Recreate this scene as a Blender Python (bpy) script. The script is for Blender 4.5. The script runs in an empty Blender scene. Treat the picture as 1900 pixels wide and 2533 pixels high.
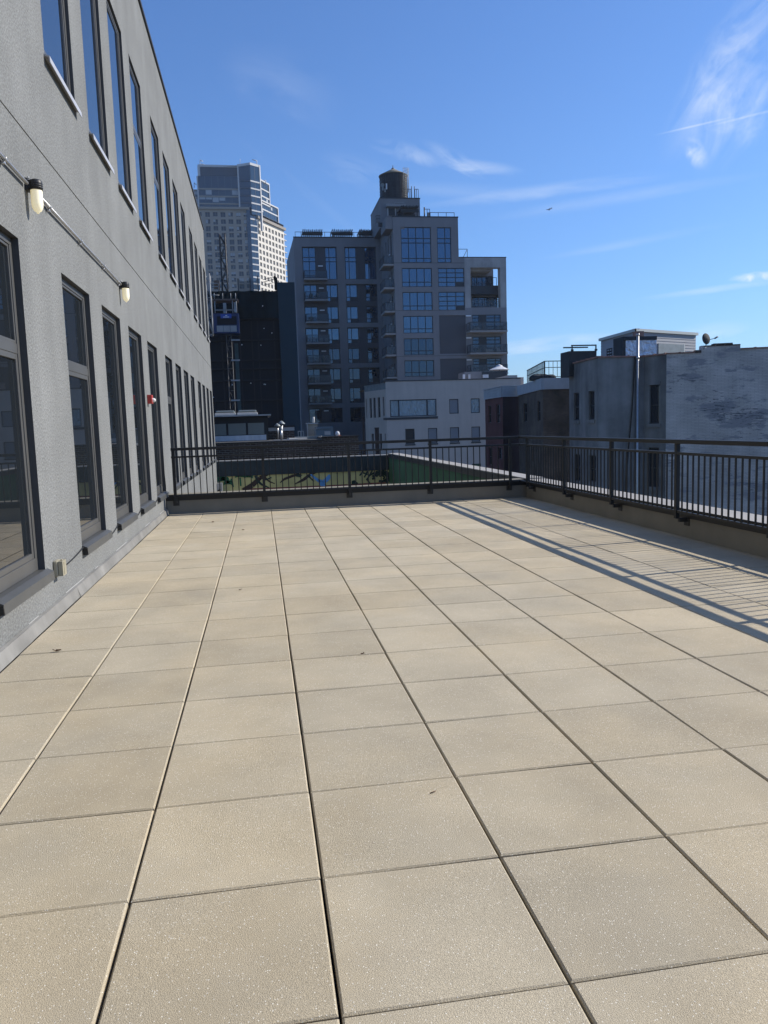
import bpy, bmesh, math, random
from mathutils import Vector, Matrix
random.seed(7)
SC = bpy.context.scene
COL = SC.collection

# ------------------------------------------------------------------ camera
FPX = 1899.743                      # focal length in pixels of the 1900 px wide photograph
YAW, PITCH, ROLL = .15558973, .11155305, -.03210789
CAM = Vector((.4828768, -1.78080228, 1.47241334))
cy_, sy_, cp_, sp_ = math.cos(YAW), math.sin(YAW), math.cos(PITCH), math.sin(PITCH)
cr_, sr_ = math.cos(ROLL), math.sin(ROLL)
FWD = Vector((sy_*cp_, cy_*cp_, -sp_))
RT0 = Vector((cy_, -sy_, 0)); UP0 = RT0.cross(FWD)
RT = RT0*cr_ + UP0*sr_; UPV = UP0*cr_ - RT0*sr_
cd = bpy.data.cameras.new('camera'); cam = bpy.data.objects.new('camera', cd); COL.objects.link(cam)
cd.sensor_fit = 'HORIZONTAL'; cd.sensor_width = 36; cd.lens = 36*FPX/1900
cd.clip_start = .05; cd.clip_end = 20000
cam.matrix_world = Matrix(((RT.x, UPV.x, -FWD.x, CAM.x), (RT.y, UPV.y, -FWD.y, CAM.y), (RT.z, UPV.z, -FWD.z, CAM.z), (0, 0, 0, 1)))
SC.camera = cam

# ------------------------------------------------------------------ light
SUN = Vector((1.45, .195, 1)).normalized()
EL = math.asin(SUN.z); AZ = math.atan2(SUN.x, SUN.y)
SC.view_settings.view_transform = 'Standard'; SC.view_settings.look = 'None'
SC.view_settings.exposure = 0.40; SC.view_settings.gamma = 1
sd = bpy.data.lights.new('sun', 'SUN'); sd.energy = 4.6; sd.angle = math.radians(.53); sd.color = (1, .93, .82)
so = bpy.data.objects.new('sun', sd); COL.objects.link(so)
so.rotation_euler = (-SUN).to_track_quat('-Z', 'Y').to_euler(); so.location = (40, 10, 40)
w = bpy.data.worlds.new('World'); SC.world = w; w.use_nodes = True
WN = w.node_tree; WN.nodes.clear()
def wn(t, **k):
    n = WN.nodes.new(t)
    for a, b in k.items(): setattr(n, a, b)
    return n
def wl(a, b): WN.links.new(a, b)
sky = wn('ShaderNodeTexSky', sky_type='NISHITA', sun_disc=False, sun_elevation=EL, sun_rotation=AZ,
         altitude=10, air_density=1.15, dust_density=.35, ozone_density=3.2)
bg = wn('ShaderNodeBackground'); bg.inputs[1].default_value = .095
wo = wn('ShaderNodeOutputWorld'); wl(bg.outputs[0], wo.inputs[0])
tc = wn('ShaderNodeTexCoord')

def dirpx(px, py):
    return (FWD + RT*((px-950)/FPX) - UPV*((py-1266.5)/FPX)).normalized()
def wm(op, a, b=None):
    n = wn('ShaderNodeMath', operation=op)
    for i, x in enumerate((a, b)):
        if x is None: continue
        if isinstance(x, (int, float)): n.inputs[i].default_value = x
        else: wl(x, n.inputs[i])
    return n.outputs[0]
def wdot(v):
    n = wn('ShaderNodeVectorMath', operation='DOT_PRODUCT'); wl(tc.outputs['Generated'], n.inputs[0]); n.inputs[1].default_value = v
    return n.outputs['Value']
# cirrus wisps: each one a patch of the sky with its own heading, length, breadth and streakiness
def wisp(px, py, ang, ln, br, gain, nscale, stretch, seed, thr=.45):
    a = dirpx(px, py)
    e1 = (Vector((0, 0, 1)).cross(a)).normalized()*-1       # to the right
    e2 = e1.cross(a)*1
    if e2.z < 0: e2 = -e2
    t = math.radians(ang)
    d1 = e1*math.cos(t)+e2*math.sin(t); d2 = -e1*math.sin(t)+e2*math.cos(t)
    u = wdot(d1); v = wdot(d2); f = wm('GREATER_THAN', wdot(a), .2)
    cmb = wn('ShaderNodeCombineXYZ'); wl(wm('MULTIPLY', u, nscale/stretch), cmb.inputs[0]); wl(wm('MULTIPLY', v, nscale), cmb.inputs[1]); cmb.inputs[2].default_value = seed
    nz = wn('ShaderNodeTexNoise'); nz.inputs['Scale'].default_value = 1; nz.inputs['Detail'].default_value = 7; nz.inputs['Roughness'].default_value = .62
    nz.inputs['Distortion'].default_value = .8
    wl(cmb.outputs[0], nz.inputs['Vector'])
    uu = wm('MULTIPLY', u, 1/ln); vv = wm('MULTIPLY', v, 1/br)
    # bend the band a little with the noise
    vv = wm('ADD', vv, wm('MULTIPLY', wm('SUBTRACT', nz.outputs['Fac'], .5), 1.6))
    r2 = wm('ADD', wm('MULTIPLY', uu, uu), wm('MULTIPLY', vv, vv))
    mask = wm('POWER', wm('MAXIMUM', wm('SUBTRACT', 1, r2), 0), 1.5)
    dens = wm('MAXIMUM', wm('MULTIPLY', wm('SUBTRACT', nz.outputs['Fac'], thr), 3.0), 0)
    return wm('MULTIPLY', wm('MULTIPLY', wm('MULTIPLY', mask, dens), gain), f)
WISPS = [
    (1800, 150, 54, .115, .035, .5, 26, 2.2, 1.3, .42), (1790, 235, 75, .085, .045, .42, 22, 1.6, 7.1, .40),
    (1860, 235, -14, .07, .05, .35, 24, 1.5, 4.4, .40), (1722, 378, -60, .022, .012, .7, 40, 1.5, 9.2, .36),
    (1715, 312, 4, .045, .0016, .28, 30, 9, 2.1, .2), (1865, 285, 4, .05, .0018, .4, 30, 9, 12.1, .2),
    (1190, 412, -10, .055, .009, .4, 46, 3.5, 3.3, .36), (1130, 395, -30, .05, .010, .35, 46, 3, 5.3, .38),
    (1010, 376, -15, .05, .012, .3, 40, 2, 8.8, .38), (895, 425, -20, .06, .02, .16, 30, 2, 6.6, .4),
    (1340, 473, 2, .16, .009, .30, 26, 8, 14.5, .30), (1520, 492, 3, .17, .009, .22, 26, 8, 11.5, .30),
    (1130, 470, -6, .12, .010, .14, 26, 7, 21.5, .35), (1340, 850, 4, .10, .010, .6, 34, 5, 17.7, .34),
    (1750, 820, 4, .05, .012, .35, 34, 3, 18.7, .34), (1760, 716, 3, .10, .005, .28, 30, 8, 19.7, .28),
    (1870, 684, 0, .03, .006, 1.2, 60, 2, 20.7, .34), (1560, 600, 5, .12, .006, .16, 30, 8, 25.7, .3),
    (700, 205, -20, .08, .04, .10, 20, 2, 31.7, .4), (760, 480, -38, .12, .008, .10, 26, 6, 33.7, .33)]
tot = None
for a in WISPS:
    c = wisp(*a); tot = c if tot is None else wm('ADD', tot, c)
tot = wm('MINIMUM', tot, .85)
# a clear deep blue autumn sky: pull the physical sky a little towards blue
tint = wn('ShaderNodeMixRGB', blend_type='MULTIPLY'); tint.inputs[0].default_value = 1
wl(sky.outputs[0], tint.inputs[1])
el = wn('ShaderNodeMapRange'); wl(wdot(Vector((0, 0, 1))), el.inputs[0]); el.inputs[1].default_value = -.02; el.inputs[2].default_value = .30
tr = wn('ShaderNodeMixRGB'); wl(el.outputs[0], tr.inputs[0]); tr.inputs[1].default_value = (.56, .84, 1.30, 1); tr.inputs[2].default_value = (.64, .90, 1.29, 1); wl(tr.outputs[0], tint.inputs[2])
mx = wn('ShaderNodeMixRGB'); wl(tot, mx.inputs[0]); wl(tint.outputs[0], mx.inputs[1]); mx.inputs[2].default_value = (7.6, 8.2, 9.0, 1)
wl(mx.outputs[0], bg.inputs[0])

# ------------------------------------------------------------------ rays through the photograph, to measure real positions
def at(px, py, x=None, y=None, z=None):
    d = FWD + RT*((px-950)/FPX) - UPV*((py-1266.5)/FPX)
    t = (x-CAM.x)/d.x if x is not None else (y-CAM.y)/d.y if y is not None else (z-CAM.z)/d.z
    return CAM + d*t
def on_line(px, py, p0, dr):         # plan point where the column px meets the line p0 + t*dr
    d = FWD + RT*((px-950)/FPX) - UPV*((py-1266.5)/FPX)
    # CAM + s d = p0 + t dr
    det = d.x*(-dr[1]) - (-dr[0])*d.y
    rx, ry = p0[0]-CAM.x, p0[1]-CAM.y
    s = (rx*(-dr[1]) - (-dr[0])*ry)/det
    return CAM + d*s
def rc(x0, y0, x1, y1, Y):           # a pixel rectangle as (x0, x1, z0, z1) on the plane y = Y
    xm, ym = (x0+x1)/2, (y0+y1)/2
    return (at(x0, ym, y=Y).x, at(x1, ym, y=Y).x, at(xm, y1, y=Y).z, at(xm, y0, y=Y).z)

# ------------------------------------------------------------------ materials
def mat(name, col, rough=.8, var=0., scale=4., detail=6, bump=0., bscale=60., metal=0., ior=1.45, streak=0., sscale=3.,
        col2=None, spec=None, isl=0., fleck=None, mottle=0., alpha=1., emit=None):
    m = bpy.data.materials.new(name); m.use_nodes = True; N = m.node_tree; P = N.nodes['Principled BSDF']
    P.inputs['Base Color'].default_value = (*col, 1); P.inputs['Roughness'].default_value = rough
    P.inputs['Metallic'].default_value = metal; P.inputs['IOR'].default_value = ior
    if spec is not None: P.inputs['Specular IOR Level'].default_value = spec
    if emit: P.inputs['Emission Color'].default_value = (*emit[0], 1); P.inputs['Emission Strength'].default_value = emit[1]
    if alpha < 1: P.inputs['Alpha'].default_value = alpha
    t = N.nodes.new('ShaderNodeTexCoord')
    cur = None
    def noise(s, d=6, sc=(1, 1, 1), off=0):
        mp = N.nodes.new('ShaderNodeMapping'); mp.inputs['Scale'].default_value = sc; mp.inputs['Location'].default_value = (off, off*.7, off*.3)
        N.links.new(t.outputs['Object'], mp.inputs[0])
        n = N.nodes.new('ShaderNodeTexNoise'); n.inputs['Scale'].default_value = s; n.inputs['Detail'].default_value = d; n.inputs['Roughness'].default_value = .6
        N.links.new(mp.outputs[0], n.inputs['Vector']); return n.outputs['Fac']
    def mulby(cur, fac, lo, hi, fmin=.3, fmax=.7):
        r = N.nodes.new('ShaderNodeMapRange'); N.links.new(fac, r.inputs[0])
        r.inputs[1].default_value = fmin; r.inputs[2].default_value = fmax; r.inputs[3].default_value = lo; r.inputs[4].default_value = hi
        mx = N.nodes.new('ShaderNodeVectorMath'); mx.operation = 'SCALE'
        if cur is None: mx.inputs[0].default_value = col
        else: N.links.new(cur, mx.inputs[0])
        N.links.new(r.outputs[0], mx.inputs['Scale']); return mx.outputs[0]
    if col2 is not None:
        r = N.nodes.new('ShaderNodeMapRange'); N.links.new(noise(scale*.6, 8, off=5), r.inputs[0]); r.inputs[1].default_value = .42; r.inputs[2].default_value = .6
        mx = N.nodes.new('ShaderNodeMixRGB'); N.links.new(r.outputs[0], mx.inputs[0]); mx.inputs[1].default_value = (*col, 1); mx.inputs[2].default_value = (*col2, 1)
        cur = mx.outputs[0]
    if var: cur = mulby(cur, noise(scale, detail), 1-var, 1+var)
    if mottle: cur = mulby(cur, noise(bscale, 2, off=3), 1-mottle, 1+mottle)
    if streak: cur = mulby(cur, noise(sscale, 5, (1, 1, .07), off=9), 1-streak, 1+streak)
    if isl:
        g = N.nodes.new('ShaderNodeNewGeometry'); cur = mulby(cur, g.outputs['Random Per Island'], 1-isl, 1+isl, 0, 1)
    if fleck:   # (scale, size, colour, share)
        vo = N.nodes.new('ShaderNodeTexVoronoi'); vo.inputs['Scale'].default_value = fleck[0]; N.links.new(t.outputs['Object'], vo.inputs['Vector'])
        lt = N.nodes.new('ShaderNodeMath'); lt.operation = 'LESS_THAN'; N.links.new(vo.outputs['Distance'], lt.inputs[0]); lt.inputs[1].default_value = fleck[1]
        sx = N.nodes.new('ShaderNodeSeparateColor'); N.links.new(vo.outputs['Color'], sx.inputs[0])
        l2 = N.nodes.new('ShaderNodeMath'); l2.operation = 'LESS_THAN'; N.links.new(sx.outputs[0], l2.inputs[0]); l2.inputs[1].default_value = fleck[3]
        ml = N.nodes.new('ShaderNodeMath'); ml.operation = 'MULTIPLY'; N.links.new(lt.outputs[0], ml.inputs[0]); N.links.new(l2.outputs[0], ml.inputs[1])
        mx = N.nodes.new('ShaderNodeMixRGB'); N.links.new(ml.outputs[0], mx.inputs[0])
        if cur is None: mx.inputs[1].default_value = (*col, 1)
        else: N.links.new(cur, mx.inputs[1])
        mx.inputs[2].default_value = (*fleck[2], 1); cur = mx.outputs[0]
    if cur is not None: N.links.new(cur, P.inputs['Base Color'])
    if bump:
        b = N.nodes.new('ShaderNodeBump'); b.inputs['Strength'].default_value = bump; b.inputs['Distance'].default_value = .01
        N.links.new(noise(bscale, 4, off=2), b.inputs['Height']); N.links.new(b.outputs[0], P.inputs['Normal'])
    return m

def brickmat(name, c1, c2, mortar, bw=.2, bh=.067, msize=.01, rough=.9, axis='x', var=.25, blotch=None, bumpd=.006):
    """brick coursing laid in the wall's own metres: u along the wall, v = height"""
    m = bpy.data.materials.new(name); m.use_nodes = True; N = m.node_tree; P = N.nodes['Principled BSDF']; P.inputs['Roughness'].default_value = rough
    P.inputs['Specular IOR Level'].default_value = .25
    t = N.nodes.new('ShaderNodeTexCoord'); s = N.nodes.new('ShaderNodeSeparateXYZ'); N.links.new(t.outputs['Object'], s.inputs[0])
    ad = N.nodes.new('ShaderNodeMath'); ad.operation = 'ADD'; N.links.new(s.outputs[0], ad.inputs[0]); N.links.new(s.outputs[1], ad.inputs[1])
    c = N.nodes.new('ShaderNodeCombineXYZ'); N.links.new(ad.outputs[0], c.inputs[0]); N.links.new(s.outputs[2], c.inputs[1])
    b = N.nodes.new('ShaderNodeTexBrick'); N.links.new(c.outputs[0], b.inputs['Vector'])
    b.inputs['Scale'].default_value = 1; b.inputs['Brick Width'].default_value = bw; b.inputs['Row Height'].default_value = bh
    b.inputs['Mortar Size'].default_value = msize; b.inputs['Mortar Smooth'].default_value = .3; b.inputs['Bias'].default_value = 0
    b.inputs['Color1'].default_value = (*c1, 1); b.inputs['Color2'].default_value = (*c2, 1); b.inputs['Mortar'].default_value = (*mortar, 1)
    n = N.nodes.new('ShaderNodeTexNoise'); n.inputs['Scale'].default_value = .8; n.inputs['Detail'].default_value = 7; N.links.new(t.outputs['Object'], n.inputs['Vector'])
    r = N.nodes.new('ShaderNodeMapRange'); N.links.new(n.outputs['Fac'], r.inputs[0]); r.inputs[1].default_value = .3; r.inputs[2].default_value = .7; r.inputs[3].default_value = 1-var; r.inputs[4].default_value = 1+var
    mx = N.nodes.new('ShaderNodeVectorMath'); mx.operation = 'SCALE'; N.links.new(b.outputs['Color'], mx.inputs[0]); N.links.new(r.outputs[0], mx.inputs['Scale'])
    out = mx.outputs[0]
    if blotch:  # paint flaked off in patches that follow the courses
        for (sc, st, th, cc) in blotch:
            mp = N.nodes.new('ShaderNodeMapping'); mp.inputs['Scale'].default_value = (1, st, 1); N.links.new(c.outputs[0], mp.inputs[0])
            n2 = N.nodes.new('ShaderNodeTexNoise'); n2.inputs['Scale'].default_value = sc; n2.inputs['Detail'].default_value = 6; n2.inputs['Roughness'].default_value = .65
            N.links.new(mp.outputs[0], n2.inputs['Vector'])
            n3 = N.nodes.new('ShaderNodeTexNoise'); n3.inputs['Scale'].default_value = .45; n3.inputs['Detail'].default_value = 3
            N.links.new(c.outputs[0], n3.inputs['Vector'])
            su = N.nodes.new('ShaderNodeMath'); su.operation = 'ADD'; N.links.new(n2.outputs['Fac'], su.inputs[0]); hf = N.nodes.new('ShaderNodeMath'); hf.operation = 'MULTIPLY'; hf.inputs[1].default_value = .6; N.links.new(n3.outputs['Fac'], hf.inputs[0]); N.links.new(hf.outputs[0], su.inputs[1])
            r2 = N.nodes.new('ShaderNodeMapRange'); N.links.new(su.outputs[0], r2.inputs[0]); r2.inputs[1].default_value = th; r2.inputs[2].default_value = th+.06
            m2 = N.nodes.new('ShaderNodeMixRGB'); N.links.new(r2.outputs[0], m2.inputs[0]); N.links.new(out, m2.inputs[1]); m2.inputs[2].default_value = (*cc, 1); out = m2.outputs[0]
    N.links.new(out, P.inputs['Base Color'])
    bp = N.nodes.new('ShaderNodeBump'); bp.inputs['Strength'].default_value = .8; bp.inputs['Distance'].default_value = bumpd; bp.invert = True
    N.links.new(b.outputs['Fac'], bp.inputs['Height']); N.links.new(bp.outputs[0], P.inputs['Normal'])
    return m

def glassmat(name, col, ior=1.8, rough=.02, wob=0., wscale=.6):
    m = mat(name, col, rough=rough, ior=ior)
    if wob:
        N = m.node_tree; P = N.nodes['Principled BSDF']; t = N.nodes.new('ShaderNodeTexCoord')
        n = N.nodes.new('ShaderNodeTexNoise'); n.inputs['Scale'].default_value = wscale; n.inputs['Detail'].default_value = 1.5; N.links.new(t.outputs['Object'], n.inputs['Vector'])
        b = N.nodes.new('ShaderNodeBump'); b.inputs['Strength'].default_value = 1; b.inputs['Distance'].default_value = wob
        N.links.new(n.outputs['Fac'], b.inputs['Height']); N.links.new(b.outputs[0], P.inputs['Normal'])
    return m

M = {}
M['stucco'] = mat('grey_stucco', (.180, .185, .182), .92, var=.12, scale=.9, bump=.6, bscale=58, streak=.08, sscale=2.4, mottle=.36, spec=.2)
M['reveal'] = mat('dark_reveal', (.055, .058, .062), .6, var=.1, scale=2)  # window reveals, coloured much darker than the wall face
M['frame'] = mat('bronze_window_frame', (.080, .080, .078), .38, var=.08, scale=3, spec=.5)
M['sill'] = mat('grey_metal_sill', (.068, .07, .069), .42, var=.12, scale=4, spec=.5)
M['sillw'] = mat('pale_metal_sill', (.42, .42, .43), .35, var=.1, scale=4, spec=.5)
M['glass'] = glassmat('window_glass', (.012, .015, .018), 2.1, .015)
M['glassu'] = glassmat('upper_window_glass', (.012, .018, .03), 3.4, .015)
M['coping'] = mat('dark_metal_coping', (.03, .031, .033), .5)
M['flash'] = mat('weathered_aluminium', (.215, .21, .195), .55, var=.25, scale=2.5, metal=.2, streak=.1)
M['tile'] = mat('concrete_paver', (.425, .370, .268), .78, var=.13, scale=1.6, bump=.5, bscale=300, mottle=.26, isl=.085, spec=.5, col2=(.448, .378, .258),
                fleck=(165, .32, (.74, .70, .60), .10))
M['bed'] = mat('dark_gap', (.03, .028, .025), .95)
M['parapet'] = mat('beige_parapet_coating', (.21, .195, .16), .85, var=.1, scale=2, bump=.2, bscale=40, streak=.06)
M['cap'] = mat('pale_cap_membrane', (.34, .325, .30), .7, var=.1, scale=1.5)
M['rail'] = mat('dark_bronze_rail', (.0105, .011, .0115), .5, var=.08, scale=5)
M['plate'] = mat('bracket_plate', (.035, .033, .03), .55)
M['lampcap'] = mat('black_lamp_housing', (.02, .02, .02), .45)
M['lampglass'] = mat('lit_frosted_glass', (.75, .72, .6), .25, emit=((1, .84, .45), .33))
M['conduit'] = mat('galvanised_conduit', (.42, .42, .42), .35, metal=.6, var=.12, scale=8)
M['cable'] = mat('black_cable', (.012, .012, .012), .5)
M['outlet'] = mat('aged_beige_plastic', (.31, .285, .21), .45, var=.12, scale=9)
M['red'] = mat('red_alarm_plastic', (.42, .045, .035), .4)
M['strobe'] = mat('clear_strobe_lens', (.7, .7, .68), .12)
M['leaf'] = mat('dead_leaf', (.09, .045, .02), .8)

# ------------------------------------------------------------------ geometry helpers
ORG = {}
def thing(name, label, cat, loc=(0, 0, 0), group=None):
    o = bpy.data.objects.new(name, None); COL.objects.link(o); o.location = loc; o.empty_display_size = .2
    o['label'] = label; o['category'] = cat
    if group: o['group'] = group
    ORG[o.name] = Vector(loc); return o
def tag(o, label, cat, group=None):
    o['label'] = label; o['category'] = cat
    if group: o['group'] = group
    return o
class Fr:      # a wall's own frame: u along the wall, n into the wall, z up
    def __init__(s, o, u, n=None):
        s.o = Vector((o[0], o[1], 0)); s.u = Vector((u[0], u[1], 0)).normalized()
        s.n = Vector((n[0], n[1], 0)).normalized() if n else Vector((-s.u.y, s.u.x, 0))
    def __call__(s, u, n, z): return s.o + s.u*u + s.n*n + Vector((0, 0, z))
ID = Fr((0, 0), (1, 0), (0, 1))
class MB:
    def __init__(s, F=ID): s.v = []; s.f = []; s.mi = []; s.F = F; s.m = 0; s.sm = []
    def face(s, pts, smooth=False):
        i = len(s.v); s.v += [Vector(p) for p in pts]; s.f.append(tuple(range(i, i+len(pts)))); s.mi.append(s.m); s.sm.append(smooth)
    def quad(s, a, b, c, d): s.face([s.F(*a), s.F(*b), s.F(*c), s.F(*d)])
    def box(s, u0, u1, n0, n1, z0, z1):
        if u0 > u1: u0, u1 = u1, u0
        if n0 > n1: n0, n1 = n1, n0
        if z0 > z1: z0, z1 = z1, z0
        p = [s.F(u, n, z) for z in (z0, z1) for n in (n0, n1) for u in (u0, u1)]
        i = len(s.v); s.v += p
        hand = (s.F.u.cross(s.F.n)).z > 0
        for q in ((0, 2, 3, 1), (4, 5, 7, 6), (0, 1, 5, 4), (2, 6, 7, 3), (0, 4, 6, 2), (1, 3, 7, 5)):
            q = q if hand else q[::-1]
            s.f.append(tuple(i+k for k in q)); s.mi.append(s.m); s.sm.append(False)
        return s
    def cyl(s, a, b, r, n=10, r2=None, caps=True):
        a, b = Vector(a), Vector(b); d = (b-a).normalized(); x = d.orthogonal().normalized(); y = d.cross(x); r2 = r if r2 is None else r2
        i = len(s.v)
        for p, rr in ((a, r), (b, r2)):
            for k in range(n):
                t = 2*math.pi*k/n; s.v.append(p + x*(rr*math.cos(t)) + y*(rr*math.sin(t)))
        for k in range(n):
            j = (k+1) % n; s.f.append((i+k, i+j, i+n+j, i+n+k)); s.mi.append(s.m); s.sm.append(True)
        if caps:
            s.f.append(tuple(i+k for k in range(n))[::-1]); s.mi.append(s.m); s.sm.append(False)
            s.f.append(tuple(i+n+k for k in range(n))); s.mi.append(s.m); s.sm.append(False)
        return s
    def tube(s, pts, r, n=8):
        pts = [Vector(p) for p in pts]; i = len(s.v); up = Vector((.13, .21, 1)).normalized()
        for k, p in enumerate(pts):
            d = (pts[min(k+1, len(pts)-1)]-pts[max(k-1, 0)]).normalized(); x = d.cross(up).normalized() if abs(d.dot(up)) < .98 else d.orthogonal().normalized(); y = d.cross(x)
            for q in range(n):
                t = 2*math.pi*q/n; s.v.append(p+x*(r*math.cos(t))+y*(r*math.sin(t)))
        for k in range(len(pts)-1):
            for q in range(n):
                j = (q+1) % n; s.f.append((i+k*n+q, i+(k+1)*n+q, i+(k+1)*n+j, i+k*n+j)); s.mi.append(s.m); s.sm.append(True)
        return s
    def lathe(s, c, prof, n=20, axis=(0, 0, 1)):
        c = Vector(c); d = Vector(axis).normalized(); x = d.orthogonal().normalized(); y = d.cross(x); i = len(s.v)
        for (r, h) in prof:
            for k in range(n):
                t = 2*math.pi*k/n; s.v.append(c + d*h + x*(r*math.cos(t)) + y*(r*math.sin(t)))
        for a in range(len(prof)-1):
            for k in range(n):
                j = (k+1) % n; s.f.append((i+a*n+k, i+a*n+j, i+(a+1)*n+j, i+(a+1)*n+k)); s.mi.append(s.m); s.sm.append(True)
        return s
    def prism(s, poly, z0, z1, ztop=None, bottom=True):
        """vertical prism over a plan polygon (counter-clockwise seen from above)"""
        ar = sum(poly[k][0]*poly[(k+1) % len(poly)][1]-poly[(k+1) % len(poly)][0]*poly[k][1] for k in range(len(poly)))
        if ar < 0: poly = poly[::-1]
        n = len(poly); i = len(s.v)
        s.v += [Vector((p[0], p[1], z0)) for p in poly] + [Vector((p[0], p[1], z1)) for p in poly]
        for k in range(n):
            j = (k+1) % n; s.f.append((i+k, i+j, i+n+j, i+n+k)); s.mi.append(s.m); s.sm.append(False)
        s.f.append(tuple(i+n+k for k in range(n))); s.mi.append(s.m); s.sm.append(False)
        if bottom: s.f.append(tuple(i+k for k in range(n))[::-1]); s.mi.append(s.m); s.sm.append(False)
        return s
    def wall(s, u0, u1, z0, z1, holes, depth=.15, rev=None):
        """front sheet at n = 0 with openings (u0,u1,z0,z1[,depth]) and their reveals"""
        us = sorted({u0, u1, *[h[0] for h in holes], *[h[1] for h in holes]}); zs = sorted({z0, z1, *[h[2] for h in holes], *[h[3] for h in holes]})
        us = [u for u in us if u0-1e-6 <= u <= u1+1e-6]; zs = [z for z in zs if z0-1e-6 <= z <= z1+1e-6]
        for a, b in zip(zs, zs[1:]):
            if b-a < 1e-5: continue
            run = None
            for c, d in zip(us, us[1:]):
                cu, cz = (c+d)/2, (a+b)/2
                solid = not any(h[0] < cu < h[1] and h[2] < cz < h[3] for h in holes)
                if solid: run = (run[0], d) if run else (c, d)
                if (not solid or d == us[-1]) and run:
                    s.quad((run[0], 0, a), (run[1], 0, a), (run[1], 0, b), (run[0], 0, b)); run = None
        for h in holes:
            dp = h[4] if len(h) > 4 else depth; a, b, c, d = h[:4]; m0 = s.m
            if rev is not None: s.m = rev
            s.quad((a, 0, c), (a, dp, c), (a, dp, d), (a, 0, d)); s.quad((b, dp, c), (b, 0, c), (b, 0, d), (b, dp, d))
            s.quad((a, 0, d), (a, dp, d), (b, dp, d), (b, 0, d)); s.quad((a, dp, c), (a, 0, c), (b, 0, c), (b, dp, c))
            if rev is not None: s.m = m0
            if len(h) > 5: s.quad((a, dp, c), (b, dp, c), (b, dp, d), (a, dp, d))
        return s
    def build(s, name, mats, parent=None, bevel=0., merge=False):
        org = ORG[parent.name] if parent is not None else Vector((0, 0, 0))
        me = bpy.data.meshes.new(name); me.from_pydata([v-org for v in s.v], [], s.f)
        mats = mats if isinstance(mats, (list, tuple)) else [mats]
        for m in mats: me.materials.append(M[m] if isinstance(m, str) else m)
        me.polygons.foreach_set('material_index', s.mi); me.polygons.foreach_set('use_smooth', s.sm); me.update()
        if merge:
            bm = bmesh.new(); bm.from_mesh(me); bmesh.ops.remove_doubles(bm, verts=bm.verts, dist=1e-4); bm.to_mesh(me); bm.free()
        o = bpy.data.objects.new(name, me); COL.objects.link(o)
        if parent is not None: o.parent = parent
        ORG[o.name] = org
        if bevel:
            b = o.modifiers.new('bevel', 'BEVEL'); b.width = bevel; b.segments = 2; b.limit_method = 'ANGLE'
        return o
def structure(o): o['kind'] = 'structure'; return o
def copy_part(o, dv, parent=None):
    c = o.copy(); COL.objects.link(c); c.location = Vector(c.location)+Vector(dv)
    if parent is not None: c.parent = parent
    ORG[c.name] = ORG[o.name]; return c
def window(parent, F, r, dep, fw=.06, vs=(), hs=(), fm='frame', gm='glass', fd=.05, name='window', gd=.03, sash=0, mw=None, panels=()):
    """frame with mullions (positions as fractions) set dep into the wall and its glass behind it"""
    u0, u1, z0, z1 = r; mw = mw or fw*.7; b = MB(F); e = .002
    u0 += e; u1 -= e; z0 += e; z1 -= e
    b.box(u0, u1, dep, dep+fd, z1-fw, z1); b.box(u0, u1, dep, dep+fd, z0, z0+fw)
    b.box(u0, u0+fw, dep, dep+fd, z0+fw, z1-fw); b.box(u1-fw, u1, dep, dep+fd, z0+fw, z1-fw)
    cells = [z0+fw] + [z0+(z1-z0)*h for h in hs] + [z1-fw]
    for h in hs: zc = z0+(z1-z0)*h; b.box(u0+fw, u1-fw, dep+.003, dep+fd-.003, zc-mw/2, zc+mw/2)
    for v in vs:
        uc = u0+(u1-u0)*v
        for k in range(len(cells)-1):
            a = cells[k]+(mw/2 if k else 0); c = cells[k+1]-(mw/2 if k < len(cells)-2 else 0)
            b.box(uc-mw/2, uc+mw/2, dep+.003, dep+fd-.003, a, c)
    for (a, c, d, e2) in panels:   # solid spandrel or grille panels, as fractions
        b.box(u0+(u1-u0)*a, u0+(u1-u0)*c, dep+.006, dep+fd-.006, z0+(z1-z0)*d, z0+(z1-z0)*e2)
    f = b.build(name, fm, parent)
    g = MB(F); g.quad((u0+fw*.5, dep+gd, z0+fw*.5), (u1-fw*.5, dep+gd, z0+fw*.5), (u1-fw*.5, dep+gd, z1-fw*.5), (u0+fw*.5, dep+gd, z1-fw*.5))
    g.build('window_pane', gm, f)
    return f

# ================================================================== SETTING
XW = -1.27            # face of the grey wall
YF = 12.557           # face of the far parapet
XR = 5.56             # face of the right parapet
T = .6096

# ground far below, one sheet to the horizon
g = MB(); g.face([(-2500, -2500, -11), (2500, -2500, -11), (2500, 2500, -11), (-2500, 2500, -11)])
M['ground'] = mat('street_ground', (.09, .09, .088), .9, var=.3, scale=.05)
structure(g.build('ground', 'ground'))

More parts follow.
